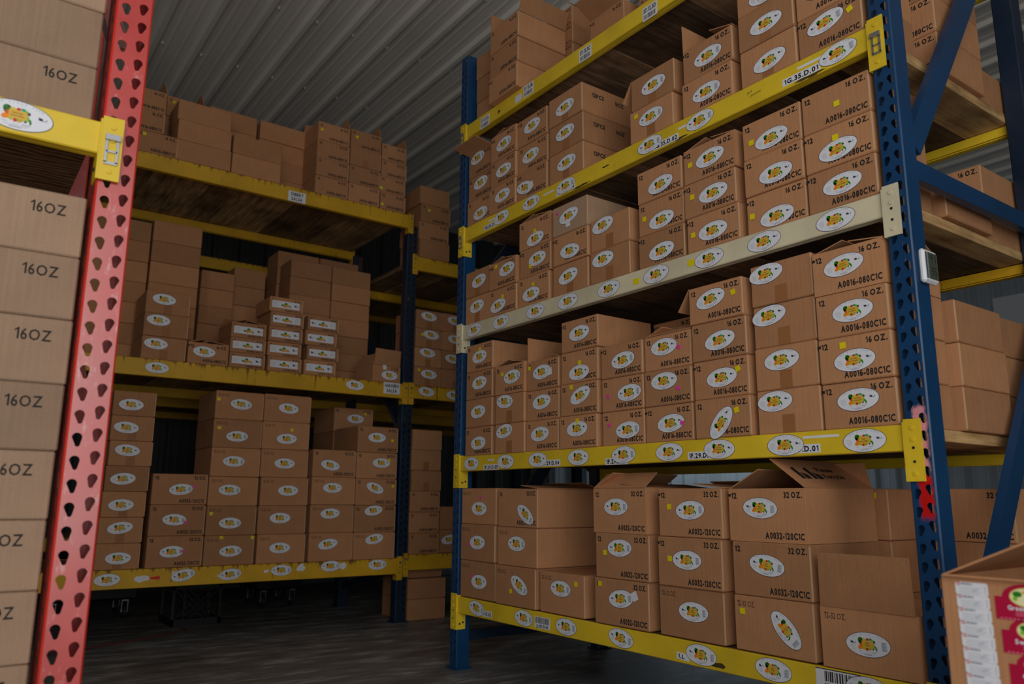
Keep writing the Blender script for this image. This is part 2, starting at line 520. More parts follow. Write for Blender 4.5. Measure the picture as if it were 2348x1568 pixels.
def placard(name, parent, loc, w, h, texts, facing='Y', bg='white', th=.0012, rot=0.0, barcode=None, border=False, label=None):
    """flat paper sign; texts = (string, x, z, cap height, width or None)"""
    mb = MB()
    mb.box(-w / 2, w / 2, -th, 0, -h / 2, h / 2, 0)
    for s, x, z, ch, tw in texts:
        ink(mb, s, (x, -th - .0003, z), (1, 0, 0), (0, 0, 1), ch, tw, 'C', 1)
    if barcode:
        x0, x1, z0, z1 = barcode
        r = random.Random(len(name) + int(w * 1e4)); x = x0
        while x < x1:
            bw = r.choice((.6, 1.0, 1.8)) * (x1 - x0) / 40
            mb.box(x, min(x + bw, x1), -th - .0003, -th, z0, z1, 1); x += bw + r.choice((.7, 1.1, 1.7)) * (x1 - x0) / 40
    if border:
        mb.box(-w / 2, w / 2, -th - .0003, -th, h / 2 - .003, h / 2, 1); mb.box(-w / 2, w / 2, -th - .0003, -th, -h / 2, -h / 2 + .002, 1)
    return stick(mb.mesh(name, [bg, 'ink']), name, parent, loc, rot, facing, label=label)

# ------------------------------------------------------------------ the shed
mb = MB(); mb.box(-6, 12, -6, 9.2, -.2, 0); structure(mb.build('floor', 'concrete'))

CEIL = 4.53
def ribbed(a, b, pitch, off, rib=.036, minor=.004):
    """profile of a rib-and-pan metal sheet: list of (along, down)"""
    pts = []; k = math.ceil((a - off) / pitch); x = off + k * pitch
    pts.append((a, 0))
    while x < b - .2:
        if x - .035 > a:
            pts += [(x - .034, 0), (x - .018, rib), (x + .018, rib), (x + .034, 0)]
            for q in (pitch / 3, pitch * 2 / 3):
                pts += [(x + q - .016, 0), (x + q - .008, minor), (x + q + .008, minor), (x + q + .016, 0)]
        x += pitch
    pts.append((b, 0))
    return pts
mb = MB()
pr = ribbed(-3, 11, .3048, 3.156)
for (x0, d0), (x1, d1) in zip(pr, pr[1:]):
    mb.face([(x0, -2.4, CEIL - d0), (x0, 9.1, CEIL - d0), (x1, 9.1, CEIL - d1), (x1, -2.4, CEIL - d1)])
mb.box(-3, 11, -2.4, 9.1, CEIL + .002, CEIL + .05)
ceiling = structure(mb.build('ceiling', 'roof'))
sm = MB(); sm.cyl((0, 0, -.004), (0, 0, 1), .011, .008, 10); sm.cyl((0, 0, -.012), (0, 0, 1), .006, .010, 6); sm = sm.mesh('roof_screw', ['white_plastic'])
for yy, xs in ((6.45, range(0, 9)), (5.42, range(2, 9)), (4.4, range(3, 7))):
    for k in xs: obj('roof_screw', sm, ceiling, (1.08 + .3048 * k, yy, CEIL))

def wall_sheet(name, p0, p1, inward, h, mat='wallsheet'):
    p0, p1 = Vector(p0), Vector(p1); d = p1 - p0; L = d.length; d.normalize(); n = Vector(inward)
    m = MB(); prof = ribbed(0, L, .3048, .1)
    for (s0, e0), (s1, e1) in zip(prof, prof[1:]):
        a, b = p0 + d * s0 + n * e0, p0 + d * s1 + n * e1
        m.face([a, b, b + Vector((0, 0, h)), a + Vector((0, 0, h))])
    a, b = p0 - n * .03, p1 - n * .03
    m.face([a, b, b + Vector((0, 0, h)), a + Vector((0, 0, h))])
    return structure(m.build(name, mat))
wall_sheet('wall_back', (-3, 9.05, 0), (7.2, 9.05, 0), (0, -1, 0), CEIL, 'wall_shaded')
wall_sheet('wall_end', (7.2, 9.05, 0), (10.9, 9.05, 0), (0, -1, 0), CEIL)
wall_sheet('wall_right', (10.9, 9.05, 0), (10.9, -2.4, 0), (-1, 0, 0), CEIL)

# ------------------------------------------------------------------ pallet racks
def hole_shape(kind, side):
    if kind == 'tear':
        pts = []
        for i in range(9):
            a = math.pi * i / 8; pts.append((.0106 * math.cos(a), .0040 + .0106 * math.sin(a)))
        for i in range(7):
            a = math.pi + math.pi * i / 6; pts.append((side * .002 + .0052 * math.cos(a), -.0115 + .0052 * math.sin(a)))
        return pts
    if kind == 'key':
        pts = []
        for i in range(10):
            a = -.35 + (math.pi + .7) * i / 9; pts.append((side * .002 + .0095 * math.cos(a), .0055 + .0095 * math.sin(a)))
        for i in range(7):
            a = math.pi + math.pi * i / 6; pts.append((-side * .002 + .0062 * math.cos(a), -.0095 + .0062 * math.sin(a)))
        return pts
    return [(.005, -.012), (.005, 0), (.005, .012), (0, .012), (-.005, .012), (-.005, 0), (-.005, -.012), (0, -.012)]

def face_plate(width, height, kind, pitch=.0508, cols=(.26, .74), dz=(-.006, .006)):
    """front plate of a post, punched row by row"""
    V, F = [], []
    def quad(*p):
        i = len(V); V.extend(p); F.append(tuple(range(i, i + len(p))))
    z = 0.0
    while z < height - 1e-6:
        z1 = min(z + pitch, height)
        for ci, (xa, xb) in enumerate(((.004, width / 2), (width / 2, width - .004))):
            if z1 - z < pitch - 1e-6 or z < .04:
                quad((xa, z, 0), (xb, z, 0), (xb, z1, 0), (xa, z1, 0)); continue
            cx, cz = width * cols[ci], (z + z1) / 2 + dz[ci]
            H = [(cx + x, cz + y) for x, y in hole_shape(kind, 1 if ci == 0 else -1)]
            O = []
            for x, y in H:
                dx, dy = x - cx, y - cz
                t = min([((xb if dx > 0 else xa) - cx) / dx if abs(dx) > 1e-9 else 1e9, ((z1 if dy > 0 else z) - cz) / dy if abs(dy) > 1e-9 else 1e9])
                px_, py_ = cx + dx * t, cz + dy * t
                sd = 0 if abs(px_ - xb) < 1e-7 else 1 if abs(py_ - z1) < 1e-7 else 2 if abs(px_ - xa) < 1e-7 else 3
                O.append((px_, py_, sd))
            corner = {(0, 1): (xb, z1), (1, 2): (xa, z1), (2, 3): (xa, z), (3, 0): (xb, z)}
            n = len(H)
            for i in range(n):
                j = (i + 1) % n
                p = [(*H[i], 0), (*O[i][:2], 0)]
                si = O[i][2]
                while si != O[j][2]:
                    p.append((*corner[si, (si + 1) % 4], 0)); si = (si + 1) % 4
                p += [(*O[j][:2], 0), (*H[j], 0)]
                quad(*p)
                quad((*H[j], 0), (*H[j], .002), (*H[i], .002), (*H[i], 0))
        z = z1
    return V, F

def upright(root, u0, f0, width, depth, height, facing, kind, mats, side_holes=False, base=True, holes=True):
    """open channel post. facing 'X': front at x=f0 looking to -X, u = y of the edge nearest the camera's right;
    facing 'Y': front at y=f0 looking to -Y, u = x of the left edge"""
    W, D = width, depth
    if facing == 'Y': fn = lambda u, d, z: (u0 + u, f0 + d, z)
    else: fn = lambda u, d, z: (f0 + d, u0 + W - u, z)
    mb = MB()
    if holes:
        vs_, fs = face_plate(W, height, kind)
        mb.add([fn(x, dd, y) for x, y, dd in vs_], fs)
    else:
        mb.prism([(.004, 0), (W - .004, 0), (W - .004, .002), (.004, .002)], 0, height, lambda s, u, d: fn(u, d, s))
    t = .002
    for prof in ([(.004, 0), (.0046, t), (t, .0046), (0, .004)], [(W - .004, 0), (W, .004), (W - t, .0046), (W - .0046, t)]):
        mb.prism(prof, 0, height, lambda s, u, d: fn(u, d, s), 1)
    mb.prism([(0, .004), (t, .004), (t, D), (0, D)], 0, height, lambda s, u, d: fn(u, d, s))
    mb.prism([(W - t, .004), (W, .004), (W, D), (W - t, D)], 0, height, lambda s, u, d: fn(u, d, s))
    mb.prism([(t, D - t), (.018, D - t), (.018, D), (t, D)], 0, height, lambda s, u, d: fn(u, d, s))
    mb.prism([(W - .018, D - t), (W - t, D - t), (W - t, D), (W - .018, D)], 0, height, lambda s, u, d: fn(u, d, s))
    if base:
        mb.prism([(-.015, -.012), (W + .015, -.012), (W + .015, D + .012), (-.015, D + .012)], 0, .008, lambda s, u, d: fn(u, d, s))
    if side_holes:
        z = .1
        while z < height - .05:
            mb.prism([(-.0006, .040), (0, .040), (0, .052), (-.0006, .052)], z, z + .016, lambda s, u, d: fn(u, d, s), 2); z += .0508
    return wpart('upright_post', mb, mats, root)

def brace(root, p, q, w, t, mat, name='brace'):
    p, q = Vector(p), Vector(q); d = (q - p).normalized()
    n = Vector((0, 1, 0)) if abs(d.y) < .9 else Vector((1, 0, 0))
    s = d.cross(n).normalized(); n = s.cross(d).normalized()
    mb = MB()
    mb.prism([(-w / 2, -t / 2), (w / 2, -t / 2), (w / 2, t / 2), (w / 2 - .003, t / 2), (w / 2 - .003, -t / 2 + .003), (-w / 2 + .003, -t / 2 + .003), (-w / 2 + .003, t / 2), (-w / 2, t / 2)],
             0, (q - p).length, lambda k, u, v: tuple(p + d * k + s * u + n * v))
    return wpart(name, mb, [mat], root)

CONN, CLIP = {}, {}
def beam(root, axis, a, b, front, back_dir, top, h, mat, conn=(True, True), drop=.165, clips=(False, False), dep=.045, postw=.05, bolt=False):
    """step beam between a and b. axis 'Y' runs along y with its face at x=front; axis 'X' along x with its face at y=front"""
    s = back_dir
    fn = (lambda k, d, z: (front + s * d, k, z)) if axis == 'Y' else (lambda k, d, z: (k, front + s * d, z))
    mb = MB()
    e = .003
    prof = [(e, top - h), (0, top - h + e), (0, top - e), (e, top), (.018, top), (.018, top - .042), (dep, top - .042), (dep, top - h + .004), (dep - .012, top - h + .004), (dep - .012, top - h), (.022, top - h), (.022, top - h + .002), (.019, top - h + .002), (.019, top - h)]
    mb.prism(prof, a, b, fn)
    o = wpart('shelf_beam', mb, [mat], root)
    for end, on, clip in ((a, conn[0], clips[0]), (b, conn[1], clips[1])):
        if not on: continue
        sg = -1 if end == a else 1
        m = MB()
        k0, k1 = end, end + sg * postw
        m.prism([(-.008, top - drop), (-.002, top - drop), (-.002, top + .014), (-.008, top + .014)], min(k0, k1) if sg > 0 else k1, max(k0, k1) if sg > 0 else k0, fn)
        m.prism([(-.008, top - drop), (dep + .004, top - drop), (dep + .004, top + .006), (-.008, top + .006)], *sorted((end - sg * .0002, end - sg * .0045)), fn)
        dirv = (s, 0, 0) if axis == 'Y' else (0, s, 0)
        for zz in (top - .012, top - .045, top - drop + .022):
            m.cyl(fn(end + sg * postw * .5, -.009, zz), dirv, .006, .004, 10)
        # punched slots on the end plate
        dv = (0, 1, 0) if axis == 'Y' else (1, 0, 0)
        for dd, zz in ((.014, top - drop + .028), (.034, top - drop + .034)):
            m.cyl(fn(end - sg * .0045, dd, zz), dv, .0055, .002, 10, 1)
        if not clip:
            for zz in (top - drop * .42, top - drop * .66):
                m.cyl(fn(end + sg * postw * .5, -.0085, zz), dirv, .0042, .002, 10, 1)
        m.build('beam_connector', [mat, 'dark'], o)
        if bolt:
            c = MB(); c.cyl(fn(end + sg * postw * .5, -.012, top - .028), dirv, .009, .010, 6); c.build('bolt', ['zinc'], o)
        if clip:
            c = MB()
            cy = end + sg * postw * .52
            zc = top - drop * .50
            for dk in (-.012, .012):
                c.prism([(-.012, zc - .03), (-.009, zc - .03), (-.009, zc + .026), (-.012, zc + .026)], cy + dk - .003, cy + dk + .003, fn)
            c.prism([(-.012, zc - .034), (-.009, zc - .034), (-.009, zc - .027), (-.012, zc - .027)], cy - .015, cy + .015, fn)
            c.prism([(-.012, zc - .004), (-.009, zc - .004), (-.009, zc + .001), (-.012, zc + .001)], cy - .012, cy + .012, fn)
            c.prism([(-.018, zc + .026), (-.009, zc + .026), (-.009, zc + .040), (-.018, zc + .040)], cy - .016, cy + .016, fn)
            c.build('safety_clip', ['zinc'], o)
    return o

def deck(root, axis, a, b, c0, c1, top, mat, mat_end=None, width=.232, th=.038, overhang=0.0):
    d = obj('shelf_deck', None, root); d.location = -Vector(root.location)
    k = b; first = True
    while k > a + .03:
        w = width * rnd.uniform(.92, 1.08); k0 = max(k - w, a)
        if axis == 'Y': x0, x1, y0, y1 = c0, c1, k0 + .002, k
        else: x0, x1, y0, y1 = k0 + .002, k, c0, c1
        m = MB(); t = th * rnd.uniform(.94, 1.0)
        m.box(x0, x1, y0, y1, top - t, top, 0, .002)
        m.build('plank', [mat_end if mat_end and k0 <= a + .03 else mat], d)
        k = k0
    return d

RX0, RX1 = 2.278, 3.335
RY0, RY1 = 1.195, 3.635
right = thing('pallet_rack', 'tall blue pallet rack on the right with five shelves on yellow and cream beams', 'pallet rack', (2.8, 2.4, 0))
POSTH = 3.47
upright(right, 1.122, RX0 + .002, .073, .078, POSTH, 'X', 'key', ['blue_spray', 'blue', 'ink'])
upright(right, RY1, RX0 + .002, .070, .075, POSTH, 'X', 'slot', ['blue', 'blue', 'ink'])
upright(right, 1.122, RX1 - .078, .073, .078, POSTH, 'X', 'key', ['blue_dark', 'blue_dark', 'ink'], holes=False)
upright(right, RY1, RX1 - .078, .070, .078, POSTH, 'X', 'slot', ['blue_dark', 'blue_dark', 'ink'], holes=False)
for y in (1.137, RY1 + .035):
    xa, xb = RX0 + .08, RX1 - .08
    brace(right, (xa, y, 1.875), (xb, y, 1.875), .062, .028, 'blue')
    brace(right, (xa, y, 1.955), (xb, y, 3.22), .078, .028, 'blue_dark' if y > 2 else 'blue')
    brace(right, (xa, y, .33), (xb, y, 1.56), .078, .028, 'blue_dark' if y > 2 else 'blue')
    brace(right, (xa, y, .16), (xb, y, .16), .05, .034, 'blue_dark')
LEV = dict(E=(.362, .082, 'yellow'), D=(1.083, .078, 'yellow'), C=(1.804, .080, 'cream'), B=(2.376, .082, 'yellow'), A=(3.010, .082, 'yellow'))
RB = {}
for k, (z, h, mt) in LEV.items():
    RB[k] = beam(right, 'Y', RY0, RY1, RX0, 1, z, h, mt, drop=.165 if k != 'C' else .15, clips=(k in 'AB', k in 'AB'))
    RB[k]['label'] = {'yellow': 'yellow front beam', 'cream': 'cream front beam'}[mt]
    beam(right, 'Y', RY0, RY1, RX1, -1, z, .082, 'yellow_old' if k in 'CE' else 'yellow')
    deck(right, 'Y', RY0 + .002, RY1 - .002, RX0 + .02, RX1 - .02, z - .001, 'plank_x', mat_end='plank_new' if k in 'BCD' else None)
# a fresh plank edges the open end of two shelves
def bstick(root, key, y, z, var, j, rot=0.0, lab=None):
    stick(OVAL[var, j], 'oval_sticker', RB[key], (RX0 - .0014, y, z), rot, 'X', label=lab)
for y, v, j, r in ((3.519, 'R', 0, 0), (3.208, 'R', 1, 0), (2.949, 'R', 0, 0), (2.657, 'R', 1, 0), (2.372, 'L', 2, 2), (2.120, 'R', 0, 2), (1.878, 'R', 1, -1), (1.601, 'R', 1, 0), (1.322, 'R', 0, 2)): bstick(right, 'D', y, 1.043, v, j, r)
for y, v, j, r in ((3.450, 'L', 2, -6), (3.053, 'L', 2, -2), (2.748, 'L', 2, 0), (2.409, 'L', 2, -6), (1.999, 'L', 2, -2), (1.698, 'L', 2, -3), (1.372, 'L', 2, 0)): bstick(right, 'E', y, .323, v, j, r)
for y, v, j, r in ((3.515, 'R', 0, 5), (3.262, 'R', 0, 4), (2.968, 'R', 0, 2), (2.720, 'R', 0, 4), (2.443, 'R', 1, 3), (2.161, 'R', 0, 4), (1.886, 'R', 1, 2), (1.638, 'R', 0, 3), (1.361, 'R', 1, 3)): bstick(right, 'C', y, 1.763, v, j, r)
for y, v, j, r in ((3.267, 'R', 0, 5), (3.005, 'L', 0, 3), (2.730, 'L', 0, 3), (2.175, 'L', 0, 3), (1.902, 'L', 0, 4), (1.306, 'L', 1, 5)): bstick(right, 'B', y, 2.336, v, j, r)
PX = RX0 - .0004
for key, y, z, s, w in (('D', 3.337, 1.020, '1F.29.D.05', .135), ('D', 2.850, 1.025, '1F.29.D.04', .135), ('D', 2.415, 1.018, '1F.29.D.03', .135), ('D', 1.960, 1.024, '1F.29.D.02', .135), ('D', 1.540, 1.028, '1F.29.D.01', .135),
                        ('B', 3.362, 2.318, '1G.35.D.05', .14), ('B', 2.731, 2.316, '1G.35.D.04', .14), ('B', 2.085, 2.313, '1G.35.D.02', .14), ('B', 1.447, 2.319, '1G.35.D.01', .15),
                        ('E', 3.380, .306, 'JJ-057-D.05', .13)):
    placard('location_label', RB[key], (PX, y, z), w, .028, [(s, 0, -.009, .018, w * .9)], 'X', th=.0004)
placard('location_label', RB['E'], (PX, 2.915, .318), .11, .050, [('JJ-057-D-04', 0, -.021, .013, .085)], 'X', th=.0004, barcode=(-.048, .048, -.004, .022))
placard('location_label', RB['E'], (PX, 1.467, .326), .150, .066, [('JJ-057-D-02', .01, -.029, .021, .115)], 'X', th=.0004, barcode=(-.045, .065, -.004, .026), border=True)
placard('location_label', RB['E'], (PX, 2.085, .304), .06, .024, [('1.L', -.008, -.007, .014, .03)], 'X', th=.0004, rot=-4)
for y, z, s in ((3.438, 2.956, '37.12.3A'), (3.030, 2.972, '37.12.3B'), (2.578, 2.958, '37.12.3C'), (2.151, 2.951, '37.12.3D')):
    placard('location_label', RB['A'], (PX, y, z), .088, .066, [(s, 0, .006, .020, .074)], 'X', th=.0004, barcode=(-.036, .036, -.026, -.004))
for key, y, z, w, h, c in (('C', 2.275, 1.759, .034, .026, 'tag_y'), ('C', 1.975, 1.766, .034, .026, 'tag_y'), ('A', 3.12, 2.962, .055, .04, 'white'), ('D', 3.34, 1.056, .055, .009, 'white'), ('D', 1.47, 1.064, .13, .008, 'white'), ('B', 3.36, 2.348, .06, .010, 'white'), ('B', 2.86, 2.342, .085, .008, 'white'), ('B', 1.99, 2.342, .05, .009, 'white'), ('B', 1.41, 2.348, .1, .010, 'white')):
    mb = MB(); mb.box(-w / 2, w / 2, -.0005, 0, -h / 2, h / 2); stick(mb.mesh('torn_label', [c]), 'torn_label', RB[key], (PX, y, z), 0, 'X')
for key, y, z, w, h in (('B', 1.42, 2.300, .13, .016), ('B', 2.02, 2.300, .12, .012), ('B', 2.62, 2.300, .16, .014), ('B', 2.45, 2.335, .06, .010), ('A', 3.30, 2.960, .03, .035), ('E', 1.93, .300, .08, .030), ('E', 2.45, .308, .03, .02)):
    mb = MB(); r = random.Random(int(y * 1000)); n = 15
    mb.face([(w / 2 * math.cos(6.283 * i / n) * r.uniform(.5, 1.1), -.0002, h / 2 * math.sin(6.283 * i / n) * r.uniform(.3, 1.1)) for i in range(n)])
    stick(mb.mesh('scuff_mark', ['scuff'], False), 'scuff_mark', RB[key], (PX + .0002, y, z), 0, 'X')
for y, z, s, w in ((1.665, 2.345, 'Jol', .02), (1.640, 2.330, 'Christmas', .05)):
    mb = MB(); ink(mb, s, (0, -.0002, 0), (1, 0, .1), (.2, 0, 1), .009, w, 'C', 0, 0); stick(mb.mesh('marker_writing', ['ink']), 'marker_writing', RB['B'], (PX, y, z), 0, 'X')

left = thing('pallet_rack', 'long two-bay blue pallet rack with worn yellow beams across the back', 'pallet rack', (2.78, 5.7, 0))
LX0, LXM, LX1 = .30, 2.742, 5.27
LY0, LY1 = 5.195, 6.265
for x in (LX0 - .085, LXM, LX1):
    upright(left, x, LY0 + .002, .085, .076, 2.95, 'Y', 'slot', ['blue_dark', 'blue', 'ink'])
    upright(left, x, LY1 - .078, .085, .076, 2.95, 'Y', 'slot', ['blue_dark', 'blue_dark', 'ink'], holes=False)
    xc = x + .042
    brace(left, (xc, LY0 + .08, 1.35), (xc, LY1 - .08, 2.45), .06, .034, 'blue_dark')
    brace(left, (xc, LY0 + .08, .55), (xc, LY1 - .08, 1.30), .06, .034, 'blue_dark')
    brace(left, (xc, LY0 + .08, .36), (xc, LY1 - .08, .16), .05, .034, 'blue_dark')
LBM = {}
for key, a, b, z, h, mt in (('T', LX0, LXM, 3.030, .108, 'yellow_old'), ('M', LX0, LXM, 1.698, .108, 'yellow_old'), ('S', LX0, LXM, .440, .108, 'yellow_old'),
                            ('T2', LXM + .085, LX1, 2.710, .110, 'yellow_old'), ('M2', LXM + .085, LX1, 1.700, .100, 'yellow_old'), ('S2', LXM + .085, LX1, .461, .108, 'yellow_old')):
    LBM[key] = beam(left, 'X', a, b, LY0, 1, z, h, mt, drop=.15, postw=.040, bolt=True)
    LBM[key]['label'] = 'worn yellow front beam'
    beam(left, 'X', a, b, LY1, -1, z, h, mt, drop=.15, postw=.040)
    deck(left, 'X', a + .005, b - .005, LY0 + .02, LY1 - .02, z - .001, 'plank_y', width=.2)
PY = LY0 - .0006
for key, x, z, v, j, r in (('M', 1.029, 1.646, 'R', 0, 0), ('M', 2.355, 1.655, 'R', 0, -3), ('M2', 2.944, 1.658, 'R', 0, -4), ('M2', 3.19, 1.648, 'R', 0, -4),
                           ('S', .871, .387, 'R', 1, 2), ('S', 1.289, .394, 'L', 2, 12), ('S', 1.571, .385, 'L', 2, 6), ('S', 1.899, .396, 'L', 2, 0), ('S', 2.240, .408, 'L', 2, 2), ('S', 2.589, .403, 'L', 2, 1)):
    stick(OVAL[v, j], 'oval_sticker', LBM[key], (x, PY, z), r, 'Y')
placard('paper_sign', LBM['T'], (1.844, PY, 2.961), .128, .076, [('CHERRY', 0, .006, .024, .095), ('SALSA', 0, -.028, .024, .08)], 'Y', label='white paper sign reading CHERRY SALSA')
placard('paper_sign', LBM['M'], (2.650, PY, 1.658), .132, .082, [('HABANERO', 0, .007, .025, .115), ('SALSA', 0, -.030, .025, .085)], 'Y', label='white paper sign reading HABANERO SALSA')
for x, z, w, h in ((1.05, .385, .10, .045), (1.24, .405, .05, .04), (1.50, .38, .02, .02), (1.80, .395, .045, .03), (2.03, .405, .07, .055), (2.32, .405, .07, .055)):
    mb = MB(); r = random.Random(int(x * 100)); n = 11
    mb.face([(w / 2 * math.cos(6.283 * i / n) * r.uniform(.6, 1.1), -.0004, h / 2 * math.sin(6.283 * i / n) * r.uniform(.5, 1.1)) for i in range(n)])
    stick(mb.mesh('torn_label', ['white'], False), 'torn_label', LBM['S'], (x, PY + .0004, z), 0, 'Y')
mb = MB(); mb.face([(0, -.0004, .006), (0, -.0004, -.004), (.055, -.0004, -.010), (.058, -.0004, .012)])
stick(mb.mesh('torn_label', ['red_edge'], False), 'torn_label', LBM['S'], (1.10, PY + .0003, .385), 0, 'Y', label='orange scrap of a label')

back = thing('pallet_rack', 'dim second row of blue pallet racking behind the long back rack', 'pallet rack', (2.6, 7.5, 0))
for x in (.2, 2.60, 5.1):
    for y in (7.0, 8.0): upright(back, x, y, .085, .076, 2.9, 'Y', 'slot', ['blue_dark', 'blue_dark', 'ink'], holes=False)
for a, b in ((.285, 2.60), (2.685, 5.1)):
    for z in (.55, 1.70, 2.95):
        beam(back, 'X', a, b, 7.0, 1, z, .1, 'yellow_old', postw=.04); beam(back, 'X', a, b, 8.076, -1, z, .1, 'yellow_old', postw=.04)
        deck(back, 'X', a + .005, b - .005, 7.02, 8.056, z - .001, 'plank_y', width=.3)

RDX, RDY = .2215, 1.99
redr = thing('pallet_rack', 'bright red pallet rack post with yellow beam in left foreground', 'pallet rack', (-.9, 2.5, 0))
upright(redr, RDX, RDY, .083, .13, 3.4, 'Y', 'tear', ['red', 'red_edge', 'ink'], side_holes=True)
upright(redr, RDX, RDY + .99, .083, .085, 3.4, 'Y', 'tear', ['red', 'red_edge', 'ink'], holes=False)
upright(redr, -2.30, RDY, .083, .085, 3.4, 'Y', 'tear', ['red', 'red_edge', 'ink'], holes=False)
upright(redr, -2.30, RDY + .99, .083, .085, 3.4, 'Y', 'tear', ['red', 'red_edge', 'ink'], holes=False)
brace(redr, (RDX + .04, RDY + .14, 1.0), (RDX + .04, RDY + .98, 1.72), .05, .034, 'red')
brace(redr, (RDX + .04, RDY + .14, 2.0), (RDX + .04, RDY + .98, 2.72), .05, .034, 'red')
RED = {}
for key, z, h in (('hi', 1.738, .080), ('lo', .360, .080)):
    RED[key] = beam(redr, 'X', -2.21, RDX - .0005, RDY - .004, 1, z, h, 'yellow', drop=.145, clips=(False, True), postw=.046)
    beam(redr, 'X', -2.21, RDX - .0005, RDY + 1.079, -1, z, h, 'yellow', drop=.145, postw=.046)
    mb = MB(); mb.box(-2.2, RDX - .01, RDY + .016, RDY + 1.055, z - .022, z - .001)
    wpart('shelf_deck', mb, ['plywood'], redr)
stick(OVAL['R', 1], 'oval_sticker', RED['hi'], (.051, RDY - .005, 1.702), -2, 'Y')

